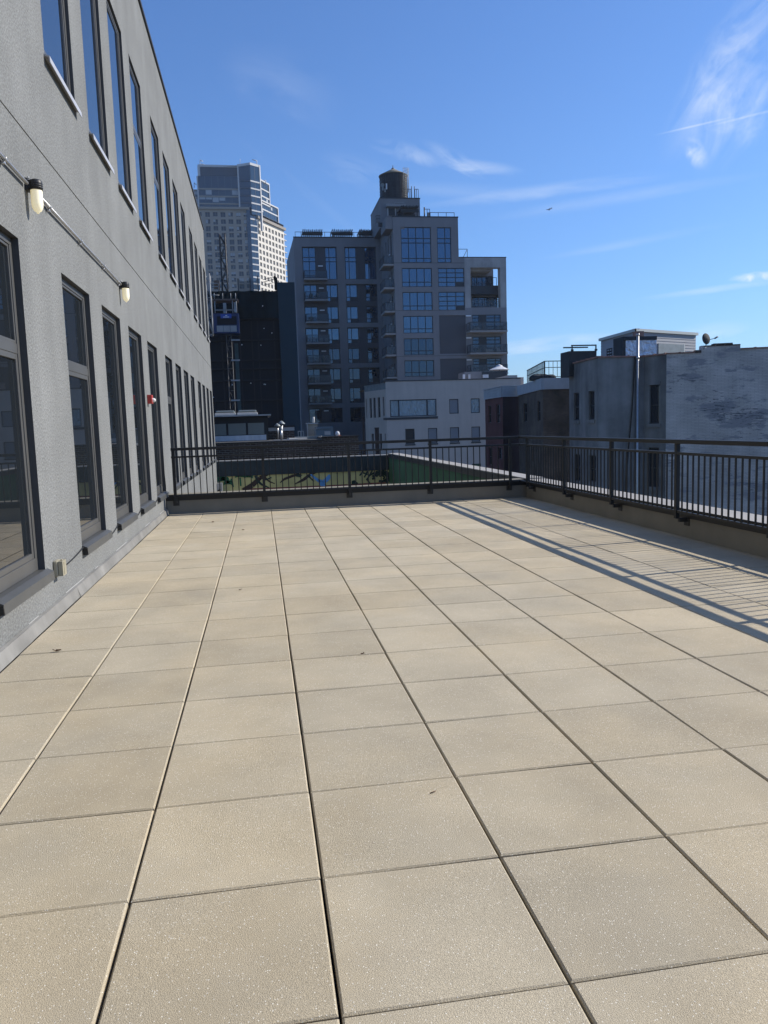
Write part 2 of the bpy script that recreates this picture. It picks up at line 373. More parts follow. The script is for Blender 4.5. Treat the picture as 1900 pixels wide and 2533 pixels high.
# terrace floor: bevelled pavers on a dark bed
b = MB()
xs = [-2*T + k*T for k in range(12)]; rows = list(range(-7, 21))
for i in range(-2, 10):
    x0, x1 = i*T, (i+1)*T
    if x0 >= XR: break
    x0 = max(x0, -1.222); x1 = min(x1, XR+.02)
    for j in rows:
        y0, y1 = j*T, min((j+1)*T, YF-.012)
        if y1-y0 < .05: continue
        gx, gy = .0040+random.uniform(-.0007, .0007), .0034+random.uniform(-.0006, .0006); c = .0055
        dz = random.uniform(-.0011, .0011); tx, ty = random.uniform(-.0016, .0016), random.uniform(-.0013, .0013)
        jx, jy = random.uniform(-.0008, .0008), random.uniform(-.0012, .0012)
        o = [(x0+gx+jx, y0+gy+jy), (x1-gx+jx, y0+gy+jy), (x1-gx+jx, y1-gy+jy), (x0+gx+jx, y1-gy+jy)]
        ii = [(o[0][0]+c, o[0][1]+c), (o[1][0]-c, o[1][1]+c), (o[2][0]-c, o[2][1]-c), (o[3][0]+c, o[3][1]-c)]
        hz = [dz-tx-ty, dz+tx-ty, dz+tx+ty, dz-tx+ty]
        n = len(b.v)
        b.v += [Vector((p[0], p[1], hz[k]-.05)) for k, p in enumerate(o)] + [Vector((p[0], p[1], hz[k]-c)) for k, p in enumerate(o)] + [Vector((p[0], p[1], hz[k])) for k, p in enumerate(ii)]
        for k in range(4):
            q = (k+1) % 4
            for base in (0, 4): b.f.append((n+base+k, n+base+q, n+base+4+q, n+base+4+k)); b.mi.append(0); b.sm.append(False)
        b.f.append((n+8, n+9, n+10, n+11)); b.mi.append(0); b.sm.append(False)
b.m = 1; b.face([(-1.27, -5, -.055), (XR+.05, -5, -.055), (XR+.05, YF, -.055), (-1.27, YF, -.055)])
structure(b.build('terrace_floor', ['tile', 'bed']))

# ------------------------------------------------------------------ the long grey building on the left
gb = thing('grey_stucco_building', 'long two storey grey stucco building with tall dark windows along the left of the terrace', 'building', (XW, 12, 0))
FW = Fr((XW, 0), (0, 1), (-1, 0))       # u = y, n into the wall (-x)
WY = [(-6.0, -4.81), (-4.16, -2.97), (-.40-1.6, -.81), (-.21, .98), (1.61, 2.80), (3.45, 4.64)]
WY += [(a+k*7.93, a+k*7.93+1.19) for k in range(3) for a in (5.93, 7.78, 9.62, 11.46)]
ZL0, ZL1, ZU0, ZU1 = .40, 2.985, 4.875, 7.42
YE = 28.95
holes = [(a, b_, ZL0, ZL1) for a, b_ in WY] + [(a, b_, ZU0, ZU1) for a, b_ in WY]
b = MB(FW)
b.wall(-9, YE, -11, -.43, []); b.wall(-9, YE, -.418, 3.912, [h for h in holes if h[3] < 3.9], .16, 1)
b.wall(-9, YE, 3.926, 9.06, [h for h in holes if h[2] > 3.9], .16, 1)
for z in (-.424, 3.919):    # control joints
    d = .007 if z > 0 else .006
    b.quad((-9, .012, z-d), (YE, .012, z-d), (YE, .012, z+d), (-9, .012, z+d))
    b.quad((-9, 0, z+d), (-9, .012, z+d), (YE, .012, z+d), (YE, 0, z+d)); b.quad((-9, .012, z-d), (-9, 0, z-d), (YE, 0, z-d), (YE, .012, z-d))
b.quad((YE, 0, -11), (YE, 14, -11), (YE, 14, 9.06), (YE, 0, 9.06)); b.quad((-9, 14, -11), (-9, 0, -11), (-9, 0, 9.06), (-9, 14, 9.06))
b.quad((-9, 0, 9.06), (YE, 0, 9.06), (YE, 14, 9.06), (-9, 14, 9.06))
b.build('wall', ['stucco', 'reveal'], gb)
b = MB(FW); b.box(-9.03, YE+.03, -.035, .35, 9.063, 9.13); b.build('roof_coping', 'coping', gb)
# slanted base flashing
b = MB(FW)
rr = random.Random(3)
yy = -5.0; prev = None
while yy < YF-.02:
    nx = min(yy+1.5, YF-.02); w0 = rr.uniform(-.006, .006)
    for (n0, z0, n1, z1) in ((-.052+w0, .0045, -.026, .098), (-.026, .098, -.003, .104)):
        b.quad((yy, n0, z0), (nx, n0+rr.uniform(-.003, .003), z0), (nx, n1, z1), (yy, n1, z1))
    yy = nx
b.build('base_flashing', 'flash', gb)
M['sealant'] = mat('white_sealant', (.4, .4, .39), .7)
for a, c in ((2.0, 2.9), (4.1, 4.35), (5.2, 5.9), (6.4, 6.55), (7.6, 8.3), (9.9, 10.4), (11.6, 12.3)):
    b = MB(FW); b.box(a, c, -.004, -.0005, .1045, .1045+.003+.003*random.random()); b.build('sealant_bead', 'sealant', gb)

def bigwin(a, c, z0, z1, low, i):
    e = .002; fw = .055; b = MB(FW); D = .052 if low else .034; d1 = D+.073
    a += e; c -= e; zt = z0+(z1-z0)*(.675 if low else .61)
    tr = (i < 6 or (i-6) % 4 == 0) if low else i in (9, 10, 4)
    zb = z0+.02
    b.box(a, c, D, d1, z1-fw-e, z1-e); b.box(a, c, D, d1, zb, zb+.10)
    b.box(a, a+fw, D, d1, zb+.10, z1-fw-e); b.box(c-fw, c, D, d1, zb+.10, z1-fw-e)
    if tr: b.box(a+fw, c-fw, D+.004, d1, zt-.035, zt+.045)          # transom
    # inner sash
    for s0, s1, wd in (((zb+.10, zt-.035, .045), (zt+.045, z1-fw-e, .022)) if tr else ((zb+.10, z1-fw-e, .03),)):
        b.box(a+fw, a+fw+wd, D+.008, d1-.004, s0, s1); b.box(c-fw-wd, c-fw, D+.008, d1-.004, s0, s1)
        b.box(a+fw+wd, c-fw-wd, D+.008, d1-.004, s1-wd, s1); b.box(a+fw+wd, c-fw-wd, D+.008, d1-.004, s0, s0+wd)
    f = b.build('window', 'frame', gb, bevel=.003)
    for s0, s1 in (((zb+.12, zt-.05), (zt+.055, z1-fw-.015)) if tr else ((zb+.12, z1-fw-.015),)):
        g = MB(FW); g.quad((a+fw+.01, D+(.024 if low else .014), s0), (c-fw-.01, D+(.024 if low else .014), s0), (c-fw-.01, D+(.024 if low else .014), s1), (a+fw+.01, D+(.024 if low else .014), s1)); g.build('window_pane', 'glass' if low else 'glassu', f)
    s = MB(FW)
    if low:
        w0, w1 = a-.0, c+.055
        s.box(a+.001, c-.001, .0, .15, z0-.0, z0+.018)
        # sloping drip sill
        pr = [(.0, z0+.018), (-.05, z0-.005), (-.055, z0-.075), (-.048, z0-.075), (-.043, z0-.012), (.0, z0+.004)]
    else:
        w0, w1 = a-.03, c+.04
        s.box(a+.001, c-.001, .0, .15, z0-.0, z0+.016)
        pr = [(.0, z0+.016), (-.05, z0+.0), (-.053, z0-.055), (-.045, z0-.055), (-.042, z0-.012), (.0, z0+.0)]
    n = len(pr)
    for k in range(n):
        p, q = pr[k], pr[(k+1) % n]
        s.quad((w0, p[0], p[1]), (w1, p[0], p[1]), (w1, q[0], q[1]), (w0, q[0], q[1]))
    s.face([FW(w0, p[0], p[1]) for p in pr]); s.face([FW(w1, p[0], p[1]) for p in pr][::-1])
    s.build('window_sill', 'sill' if low else 'sillw', f)
    if low:
        s = MB(FW); s.box(w0-.012, w0-.002, -.052, -.008, z0-.074, z0-.014); s.build('sill_end_cap', 'cable', f)
for i, (a, c) in enumerate(WY): bigwin(a, c, ZL0, ZL1, True, i)
for i, (a, c) in enumerate(WY): bigwin(a, c, ZU0, ZU1, False, i)

# things fixed to the wall
def wall_lamp(y, label, dz=0.):
    L = Vector((XW, y, 3.41)); o = thing('wall_lamp', label, 'wall lamp', L, 'jelly jar lamps on the grey wall')
    b = MB(FW); b.box(y-.042, y+.042, -.022, 0, 3.43+dz, 3.525+dz); b.build('back_plate', 'lampcap', o, bevel=.004)
    b = MB(); x = XW+.075
    b.lathe((x, y, dz), [(.0, 3.522), (.030, 3.521), (.044, 3.514), (.049, 3.503), (.049, 3.437), (.044, 3.437)], 28); b.box(XW+.012, x-.03, y-.034, y+.034, 3.445+dz, 3.51+dz)
    for k in range(3): b.lathe((x, y, dz), [(.049, 3.452+.016*k), (.0515, 3.455+.016*k), (.0515, 3.459+.016*k), (.049, 3.462+.016*k)], 28)
    b.build('housing', 'lampcap', o)
    b = MB(); b.lathe((x, y, dz), [(.0445, 3.438), (.0455, 3.43), (.0455, 3.335), (.042, 3.305), (.029, 3.278), (.012, 3.268), (.009, 3.258), (0, 3.256)], 28); b.build('glass_jar', 'lampglass', o)
    b = MB(); b.cyl((XW+.03, y-.03, 3.52+dz), (XW+.03, y-.03, 3.535+dz), .007, 8); b.cyl((XW+.03, y+.03, 3.52+dz), (XW+.03, y+.03, 3.535+dz), .007, 8); b.build('screw', 'conduit', o)
    return o
wall_lamp(4.98, 'black capped jar lamp with cream glass above the gap beside the nearest full window')
wall_lamp(9.12, 'black capped glowing jar lamp at the far end of the conduit', -.035)
cd_ = thing('electrical_conduit', 'galvanised conduit running along the grey wall between the two jar lamps', 'conduit', (XW, 6, 3.45))
def zc(y): return 3.475-.006*(y-4)
b = MB(); b.cyl((XW+.028, -3, zc(-3)), (XW+.028, 4.9, zc(4.9)), .014, 12); b.build('pipe', 'conduit', cd_)
b = MB(); b.cyl((XW+.028, 5.08, zc(5.08)), (XW+.028, 9.1, zc(9.1)), .014, 12); b.build('pipe', 'conduit', cd_)
for y in (2.6, 4.35, 5.55, 6.75, 7.95, 8.95):
    b = MB(); b.cyl((XW+.028, y-.013, zc(y)), (XW+.028, y+.013, zc(y)), .02, 12); b.cyl((XW, y, zc(y)-.03), (XW+.035, y, zc(y)-.03), .011, 8); b.build('strap_clip', 'conduit', cd_)
ob = thing('outlet_box', 'weathered beige outdoor outlet box low on the grey wall', 'outlet box', (XW, 4.92, .37))
b = MB(FW); b.box(4.86, 4.985, -.04, 0, .31, .445); b.build('back_box', 'outlet', ob, bevel=.012)
b = MB(FW); b.box(4.865, 4.98, -.078, -.042, .315, .44); b.box(4.90, 4.945, -.082, -.078, .325, .43); b.box(4.91, 4.935, -.065, -.05, .44, .45); b.build('cover', 'outlet', ob, bevel=.016)
sb = thing('fire_strobe', 'small red fire alarm strobe with clear lens on the grey wall', 'fire alarm', (XW, 11.1, 2.02))
b = MB(FW); b.box(11.02, 11.16, -.075, 0, 1.945, 2.085); b.build('housing', 'red', sb, bevel=.006)
b = MB(); b.lathe((XW+.072, 11.09, 2.0), [(.035, 0), (.036, .02), (.028, .042), (.012, .052), (0, .053)], 16, axis=(1, 0, 0)); b.build('lens', 'strobe', sb)
cb = MB()
pts = []
def sag(p, q, s, n=10):
    return [Vector(p).lerp(Vector(q), k/n)+Vector((0, 0, -s*4*(k/n)*(1-k/n))) for k in range(n+1)]
b = MB(); xx = XW+.012
for (y0, y1, z0, z1, s) in ((4.70, 4.86, .385, .31, .02), (5.0, 5.93, .345, .40, .015), (7.17, 7.80, .33, .40, .02), (9.02, 9.62, .33, .40, .02), (10.86, 11.46, .33, .40, .02), (12.68, 12.9, .36, .30, .02)):
    b.tube(sag((xx, y0, z0), (xx, y1, z1), s), .006, 6)
b.tube([(XW+.02, 12.44, 1.15), (XW+.015, 12.46, .8), (XW+.03, 12.44, .5), (XW+.02, 12.43, .3), (XW+.03, 12.45, .05)], .006, 6)
tag(b.build('cable', 'cable'), 'thin black cable looping along the window sills of the grey wall', 'cable')

# ------------------------------------------------------------------ parapets
YM = 28.95            # mural wall
fp = thing('parapet_wall', 'low beige parapet across the far end of the terrace', 'parapet', (2, YF, 0), 'terrace parapets')
b = MB(); b.box(XW, XR-.001, YF, YF+.30, -3, .33); b.build('wall', 'parapet', fp)
b = MB(); b.box(XW, XR-.004, YF-.008, YF+.33, .332, .352); b.build('cap', 'parapet', fp)
b = MB(); b.box(XW, XR-.006, YF-.013, YF-.009, .242, .354); b.build('metal_fascia', 'rail', fp)
b = MB(); b.box(XW+.06, XR-.01, YF-.03, YF-.001, -.03, .012); b.build('base_flashing', 'flash', fp)
rp = thing('parapet_wall', 'long beige parapet with sunlit pale cap along the right of the terrace', 'parapet', (XR, 5, 0), 'terrace parapets')
b = MB(); b.box(XR, XR+.36, -5, YF+.01, -3, .33); b.build('wall', 'parapet', rp)
b = MB(); b.box(XR-.008, XR+.38, -5, YF+.01, .332, .352); b.build('cap', 'cap', rp)
b = MB(); b.box(XR-.013, XR-.009, -5, YF-.014, .242, .354); b.build('metal_fascia', 'rail', rp)

# ------------------------------------------------------------------ railings
def railing(name_label, p0, p1, posts, plate_n, face):
    """p0, p1 plan ends; posts = distances; face = offset from the rail line to the parapet face, direction plate_n"""
    p0, p1 = Vector((*p0, 0)), Vector((*p1, 0)); L = (p1-p0).length; u = (p1-p0).normalized(); n = Vector((*plate_n, 0))
    F = Fr(p0, u, n)
    o = thing('metal_railing', name_label, 'railing', p0, 'dark railings round the terrace')
    b = MB(F); b.box(0, L, -.034, .034, 1.150, 1.200); b.build('top_rail', 'rail', o, bevel=.006)
    b = MB(F); b.box(0, L, -.024, .024, 1.018, 1.050); b.build('mid_rail', 'rail', o, bevel=.003)
    b = MB(F); b.box(0, L, -.016, .016, .318, .346); b.build('bottom_rail', 'rail', o, bevel=.002)
    for k, d in enumerate(posts):
        b = MB(F); b.box(d-.025, d+.025, -.025, .025, .245, 1.1495); b.build('post', 'rail', o, bevel=.003)
        b = MB(F); b.box(d-.055, d+.055, face-.012, face-.0015, .150, .258); b.box(d-.02, d+.02, .026, face-.0125, .2, .25); b.build('bracket_plate', 'plate', o, bevel=.002)
    bal = MB(F); bal.box(-.008, .008, -.008, .008, .346, 1.018); B0 = bal.build('baluster', 'rail', o)
    B0.location = (0, 0, 0); first = True
    for a, c in zip(posts, posts[1:]):
        nb = round((c-a)/.1165)-1
        for k in range(nb):
            d = a+(c-a)*(k+1)/(nb+1)
            if first: B0.location = u*d; first = False
            else:
                q = B0.copy(); COL.objects.link(q); q.location = u*d
    return o
fpx = [-1.085, .505, 2.085, 3.64, 5.21]
railing('dark bronze railing across the far end of the terrace', (-1.12, 12.47), (5.45, 12.47), [x+1.12 for x in fpx], (0, 1), YF-12.47)
rpy = [12.09, 10.31, 8.56, 6.80, 5.06, 3.32, 1.58, -.16]
railing('dark bronze railing along the right side of the terrace', (5.42, 12.50), (5.42, -.2), [12.50-y for y in rpy], (1, 0), XR-5.42)

# ------------------------------------------------------------------ little things on the floor
def leaf(px, py, s, label, a, twig=False):
    p = at(px, py, z=.004); b = MB(); 
    if twig:
        b.cyl(p+Vector((-.013, -.006, .001)), p+Vector((.013, .006, .002)), .0018, 6); o = b.build('twig', 'leaf'); tag(o, label, 'twig'); return
    n = 9; top = []; rr = random.Random(px)
    for k in range(n):
        t = 2*math.pi*k/n; r = s*(.6+.5*rr.random())*(1.5 if k % 4 == 0 else 1); top.append(p+Vector((r*math.cos(t+a), .6*r*math.sin(t+a), .004+.012*rr.random())))
    c = p+Vector((0, 0, .002))
    for k in range(n): b.face([c, top[k], top[(k+1) % n]])
    for k in range(n): b.face([c-Vector((0, 0, .0015)), top[(k+1) % n]-Vector((0, 0, .0015)), top[k]-Vector((0, 0, .0015))])
    tag(b.build('dead_leaf', 'leaf'), label, 'leaf', 'dead leaves on the pavers')
leaf(140, 1611, .022, 'curled brown leaf nearest the grey wall on the left pavers', .3)
leaf(897, 1618, .014, 'small brown leaf lying on a joint near the middle of the terrace', 1.)
leaf(527, 1292, .022, 'brown leaf on the pavers near the far parapet', 2.)
leaf(602, 1311, .016, 'tiny dark leaf two rows short of the far parapet', .7)
leaf(594, 1460, .013, 'tiny dark leaf alone in the left middle of the pavers', .7)
leaf(1071, 1960, .03, 'thin brown twig on the pavers in the foreground', 0, True)

# ================================================================== LOWER COURT BEYOND THE PARAPET
M['mdark'] = mat('dark_slate_paint', (.030, .042, .045), .8, var=.2, scale=1.5, streak=.1)
M['myel'] = mat('faded_yellow_paint', (.60, .53, .22), .85, var=.18, scale=1.2, streak=.12)
M['mgreen'] = mat('court_green_paint', (.045, .12, .065), .85, var=.25, scale=.7, streak=.15)
M['pgreen'] = mat('palm_green', (.03, .15, .07), .85); M['pdark'] = mat('mural_dark_green', (.022, .045, .035), .85)
M['ptrunk'] = mat('mural_brown', (.055, .035, .028), .85); M['pblue'] = mat('mural_blue', (.14, .36, .66), .85); M['pred'] = mat('mural_red', (.25, .09, .07), .85)
b = MB(); b.face([(XW, YF+.3, -3), (XR, YF+.3, -3), (XR, YM, -3), (XW, YM, -3)]); structure(b.build('courtyard_floor', 'parapet'))
mw_ = thing('mural_wall', 'court wall painted with palms, branches and a blue bird under a dark slate band', 'wall', (2, YM, -3))
X1 = XR
b = MB(); b.box(XW+.01, X1+.36, YM, YM+.3, -3, .28); b.build('wall', 'myel', mw_)
b = MB(); b.box(XW+.01, X1-.01, YM-.05, YM-.002, -.30, .275); b.build('slate_band', 'mdark', mw_)
b = MB(); b.box(XW+.01, X1+.38, YM-.07, YM+.33, .283, .318); b.build('cap', 'cap', mw_)
def strip(mb, pts, w, y):
    P = [at(1.0*530+p[0]*470/1659, 1120+p[1]*110/388, y=y) for p in pts]
    for k in range(len(P)-1):
        a, c = P[k], P[k+1]; d = (c-a).normalized(); q = Vector((-d.z, 0, d.x))
        wa, wc = (w[k], w[k+1]) if isinstance(w, list) else (w, w)
        mb.face([a-q*wa, c-q*wc, c+q*wc, a+q*wa])
def blob(mb, pts, y): mb.face([at(530+p[0]*470/1659, 1120+p[1]*110/388, y=y) for p in pts])
mu = MB(); ym = YM-.004
mu.m = 4; strip(mu, [(310, 318), (700, 303), (1100, 285), (1500, 262)], .035, ym)
mu.m = 2; ym = YM-.008
strip(mu, [(250, 330), (330, 285), (400, 220), (470, 185), (520, 170)], [.09, .10, .08, .05, .03], ym)
strip(mu, [(575, 262), (610, 230), (690, 200), (740, 185)], [.015, .05, .05, .03], ym)
strip(mu, [(700, 275), (780, 235), (830, 195), (900, 165)], [.015, .06, .06, .03], ym)
strip(mu, [(430, 205), (480, 250), (530, 270)], [.05, .03, .015], ym)
mu.m = 1; ym = YM-.012
strip(mu, [(370, 235), (410, 275), (480, 305)], [.05, .045, .02], ym); strip(mu, [(360, 200), (375, 250), (385, 300)], [.05, .03, .015], ym)
strip(mu, [(440, 240), (500, 215)], .025, ym); strip(mu, [(820, 200), (870, 250)], [.03, .02], ym)
blob(mu, [(700, 205), (735, 180), (770, 195), (750, 215)], ym); blob(mu, [(1200, 245), (1225, 238), (1255, 262), (1250, 278), (1200, 276)], ym)
# curling vine on the right
import cmath
c0 = (1462, 215)
for r0, a0, a1, wd in ((72, -200, 60, .07), (48, -170, 120, .045), (24, -150, 60, .04)):
    pts = [(c0[0]+r0*math.cos(math.radians(a0+(a1-a0)*k/12)), c0[1]+.72*r0*math.sin(math.radians(a0+(a1-a0)*k/12))) for k in range(13)]
    strip(mu, pts, wd, ym)
for a, c in (((1270, 200), (1300, 160)), ((1310, 215), (1340, 160)), ((1330, 240), (1380, 155)), ((1340, 190), (1300, 175)), ((1330, 225), (1360, 268)), ((1355, 200), (1400, 170))):
    strip(mu, [a, c], .03, ym)
mu.m = 0
for cx, cy, s in ((75, 235, 1.), (225, 200, .8), (120, 265, .7), (300, 205, .7)):
    for k in range(7):
        a = math.radians(-200+k*37); pts = [(cx, cy), (cx+32*s*math.cos(a), cy+24*s*math.sin(a)-8), (cx+58*s*math.cos(a), cy+34*s*math.sin(a)+8)]
        strip(mu, pts, [.05, .075*s, .012], ym)
strip(mu, [(225, 215), (232, 290)], .03, ym); strip(mu, [(150, 225), (165, 300)], .035, ym)
mu.m = 3; ym = YM-.016
blob(mu, [(835, 190), (850, 186), (905, 225), (935, 250), (915, 262), (880, 235)], ym)
blob(mu, [(935, 250), (975, 215), (1000, 188), (1012, 192), (1015, 225), (985, 255), (960, 270)], ym)
blob(mu, [(905, 225), (935, 236), (975, 255), (968, 290), (930, 292), (915, 262)], ym)
mu.build('mural', ['pgreen', 'pdark', 'ptrunk', 'pblue', 'pred'], mw_)
gw = thing('court_wall', 'dark green court wall with pale cap running from the terrace corner to the mural', 'wall', (XR, 20, -3))
b = MB(); b.box(XR, XR+.36, YF+.012, YM-.002, -3, .35); b.build('wall', 'mgreen', gw)
b = MB(); b.box(XR-.008, XR+.38, YF+.012, YM-.075, .352, .372); b.build('cap', 'cap', gw)
b = MB(); b.box(XR-.03, XR-.01, YF+.31, YM-.08, .2, .345); b.build('metal_fascia', 'coping', gw)
mc = thing('metal_cabinet', 'pale metal cabinet at the foot of the mural beside the grey wall', 'cabinet', (-1.2, 28.6, -3))
b = MB(); b.box(-1.26, -1.06, 28.3, 28.8, -3, -.52); b.build('box', 'conduit', mc)
b = MB(); b.cyl((-1.25, 28.26, -.85), (-1.12, 28.28, -.72), .03, 8); b.build('bracket', 'cable', mc)

# ================================================================== LOW BRICK BUILDING AND ITS ROOF
M['brickdk'] = brickmat('dark_brown_brick', (.045, .033, .028), (.075, .052, .044), (.19, .175, .16), bw=.24, bh=.085, msize=.012, var=.3)
M['roofdk'] = mat('dark_roof_felt', (.05, .05, .05), .9, var=.3, scale=1.2)
M['roofl'] = mat('pale_roof_flashing', (.42, .42, .41), .7, var=.2, scale=1)
M['white'] = mat('weathered_white_panel', (.55, .57, .60), .6, var=.12, scale=1.2, streak=.15)
M['pane2'] = glassmat('dull_greenish_glazing', (.16, .18, .17), 1.5, .25)
M['black'] = mat('black_trim', (.016, .017, .018), .6)
M['grey1'] = mat('machine_grey', (.20, .23, .24), .5, var=.15, scale=3); M['blue1'] = mat('machine_blue_grey', (.10, .15, .19), .5, var=.15, scale=3)
M['beige1'] = mat('beige_metal', (.34, .30, .24), .6, var=.15, scale=2); M['redwhite'] = mat('orange_cloth', (.6, .2, .1), .8)
YB = 32.0
br = thing('brick_building', 'low dark brown brick building behind the mural with a cluttered flat roof', 'building', (1, YB, -11))
FB = Fr((0, YB), (1, 0), (0, 1))
b = MB(FB); b.wall(-14, 4.75, -11, .93, []); b.quad((4.75, 0, -11), (4.75, 16, -11), (4.75, 16, .93), (4.75, 0, .93)); b.quad((-14, 0, .93), (4.75, 0, .93), (4.75, 16, .93), (-14, 16, .93))
b.build('wall', 'brickdk', br)
b = MB(FB); b.box(3.15, 4.72, .01, 4, .935, 1.06); b.build('raised_parapet', 'brickdk', br)
b = MB(FB); b.box(-14, 3.14, -.04, .18, .933, .975); b.box(3.12, 4.78, -.04, .2, 1.063, 1.10); b.build('coping', 'roofdk', br)
b = MB(FB); b.face([FB(-14, .3, .965), FB(4.7, .3, .965), FB(4.7, 15.5, .965), FB(-14, 15.5, .965)]); b.build('roof', 'roofdk', br)
# glazed bulkhead
YG = 36.0
x0, x1, z0, z1 = rc(536, 1029, 664, 1093, YG)
gh = thing('glazed_bulkhead', 'glazed rooftop bulkhead with white lower panels on the dark brick building', 'roof house', (x0, YG, .965))
xl = -3.6; zr = z1
def zpx(px, py, Y): return at(px, py, y=Y).z
zA, zB, zC = zpx(600, 1077, YG), zpx(600, 1047, YG), zpx(600, 1035, YG)
b = MB(); b.box(xl, x1, YG+.06, YG+6, .97, zr-.02); b.build('core', 'black', gh)
b = MB(); b.box(xl, x1-.12, YG-.02, YG+.055, .98, zA); b.build('lower_panel', 'white', gh)
for a, c in ((xl, at(561, 1060, y=YG).x), (at(563, 1060, y=YG).x, at(610, 1060, y=YG).x), (at(612, 1060, y=YG).x, at(655, 1060, y=YG).x)):
    b = MB(); b.box(a+.03, c-.03, YG+.02, YG+.058, zA+.03, zB); b.build('window_pane', 'pane2', gh)
b = MB(); b.box(xl, x1+.15, YG-.25, YG+6.2, zr-.015, zr+.05); b.build('roof', 'roofl', gh)
for a, c in ((532, 585), (587, 639)):
    xa, xb = at(a, 1026, y=YG+1).x, at(c, 1026, y=YG+1).x
    sp = thing('skylight', 'pale domed skylight on the bulkhead roof, ' + ('half hidden by the grey wall' if a < 540 else 'clear of the grey wall'), 'skylight', (xa, YG+1, zr+.05), 'skylights on the bulkhead roof')
    b = MB(); b.box(xa, xb-.03, YG+.8, YG+2, zr+.055, zr+.18); b.build('curb', 'roofl', sp, bevel=.02)
    b = MB(); b.box(xa+.05, xb-.08, YG+.85, YG+1.95, zr+.182, zr+.30); b.build('dome', 'pane2', sp, bevel=.06)
# chimney block, vents, machines
def simple(name, label, cat, parts, group=None, loc=None):
    o = thing(name, label, cat, loc, group)
    for (pn, m, fn) in parts:
        b = MB(); fn(b); b.build(pn, m, o)
    return o
YC = 38.0
x0, x1, z0, z1 = rc(664, 1058, 728, 1090, YC)
simple('brick_chimney_block', 'low brick roof block with a pale band beside the glazed bulkhead', 'roof block', [
    ('body', 'brickdk', lambda b: b.box(x0, x1, YC, YC+2, .97, z1-.16)), ('band', 'roofl', lambda b: b.box(x0, x1+.02, YC-.03, YC+2, z1-.158, z1+.02)),
    ('cap', 'black', lambda b: b.box(x0-.03, x1+.05, YC-.06, YC+2.1, z1+.022, z1+.10))], loc=(x0, YC, .97))
def vent(px, pt, pb, Y, label, r=.07, cap=.2):
    p, q = at(px, pt, y=Y), at(px, pb, y=Y)
    simple('vent_pipe', label, 'vent pipe', [('pipe', 'conduit', lambda b: b.cyl((p.x, Y, .96), (p.x, Y, p.z-.1), r, 12)),
        ('cap', 'grey1', lambda b: b.lathe((p.x, Y, 0), [(cap, p.z-.16), (cap*1.02, p.z-.13), (.04, p.z), (0, p.z)], 14))], 'vent pipes on the brick roof', (p.x, Y, .96))
vent(696, 1041, 1060, 37.2, 'tall capped vent pipe behind the low brick roof block', .06, .17)
vent(686, 1047, 1060, 37.6, 'shorter capped vent pipe left of the tall one on the brick roof', .05, .16)
vent(695, 1056, 1090, 34.0, 'bright bare vent pipe standing in front of the low brick roof block', .055, .06)
x0, x1, z0, z1 = rc(762, 1049, 786, 1077, YC+1)
simple('roof_cabinet', 'beige metal cabinet with pale edging standing on the brick roof', 'cabinet', [
    ('box', 'beige1', lambda b: b.box(x0, x1, YC+1, YC+2, .97, z1)), ('edging', 'roofl', lambda b: (b.box(x0-.04, x1+.04, YC+.93, YC+2.05, z1+.003, z1+.07), b.box(x0-.05, x0-.002, YC+.93, YC+.99, .98, z1))),
    ('vent_stub', 'roofl', lambda b: b.cyl((x0+.35, YC+1.6, z1+.07), (x0+.35, YC+1.6, z1+.38), .07, 10))], loc=(x0, YC+1, .97))
x0, x1, z0, z1 = rc(782, 1055, 825, 1082, YC-1)
simple('rooftop_condenser', 'blue grey air conditioning unit beside the beige cabinet', 'air conditioner', [
    ('case', 'blue1', lambda b: b.box(x0, x1, YC-1, YC+.2, 1.05, z1-.12)), ('top', 'blue1', lambda b: b.prism([(x0+.05, YC-1.05), (x1-.02, YC-1.05), (x1-.02, YC+.25), (x0+.05, YC+.25)], z1-.118, z1)),
    ('louvre', 'roofl', lambda b: b.box(x0+.42, x0+.72, YC-1.02, YC-1.002, 1.12, 1.3)), ('feet', 'black', lambda b: b.box(x0+.1, x1-.1, YC-.9, YC+.1, .97, 1.048))], loc=(x0, YC-1, .97))
p = at(738, 1077, y=36)
def _frame(b):
    for dx in (0, .12, .26): b.box(p.x+dx-.015, p.x+dx+.015, 36, 36.03, .97, p.z+.18)
    b.box(p.x-.015, p.x+.275, 35.99, 36.035, p.z+.182, p.z+.21)
simple('sawhorse_frame', 'small pale metal frame standing by the brick roof block', 'frame', [('frame', 'roofl', _frame)], loc=(p.x, 36, .97))
p = at(835, 1075, y=34)
def _cl(b):
    b.lathe((p.x, 34, 0), [(0, p.z+.16), (.07, p.z+.14), (.11, p.z+.06), (.10, p.z-.02), (.06, p.z-.06)], 10)
simple('draped_bundle', 'small white and orange bundle on the raised brick parapet', 'bundle', [('cover', 'white', _cl), ('base', 'redwhite', lambda b: b.box(p.x+.02, p.x+.16, 33.92, 34.08, 1.07, p.z-.03))], loc=(p.x, 34, 1.07))
rr = random.Random(5)
for k, (px, py, ln, a, mm, lb) in enumerate(((707, 1086, 1.1, .1, 'roofl', 'pale sheet lying behind the bare vent pipe'), (735, 1087, .9, .3, 'roofl', 'pale board lying flat in the middle of the brick roof'), (765, 1086, 1.2, -.2, 'grey1', 'grey board lying under the beige cabinet'),
        (752, 1083, .7, .5, 'black', 'black plank leaning over rubble on the brick roof'), (722, 1084, .8, -.3, 'black', 'black plank near the brick roof block'))):
    p = at(px, py, y=34.5+.3*k); b = MB(Fr((p.x, p.y), (math.cos(a), math.sin(a)))); b.box(-ln/2, ln/2, -.15, .15, .97, 1.0+.05*(k % 3))
    tag(b.build('roof_board', mm, None), lb, 'board', 'loose boards on the brick roof')

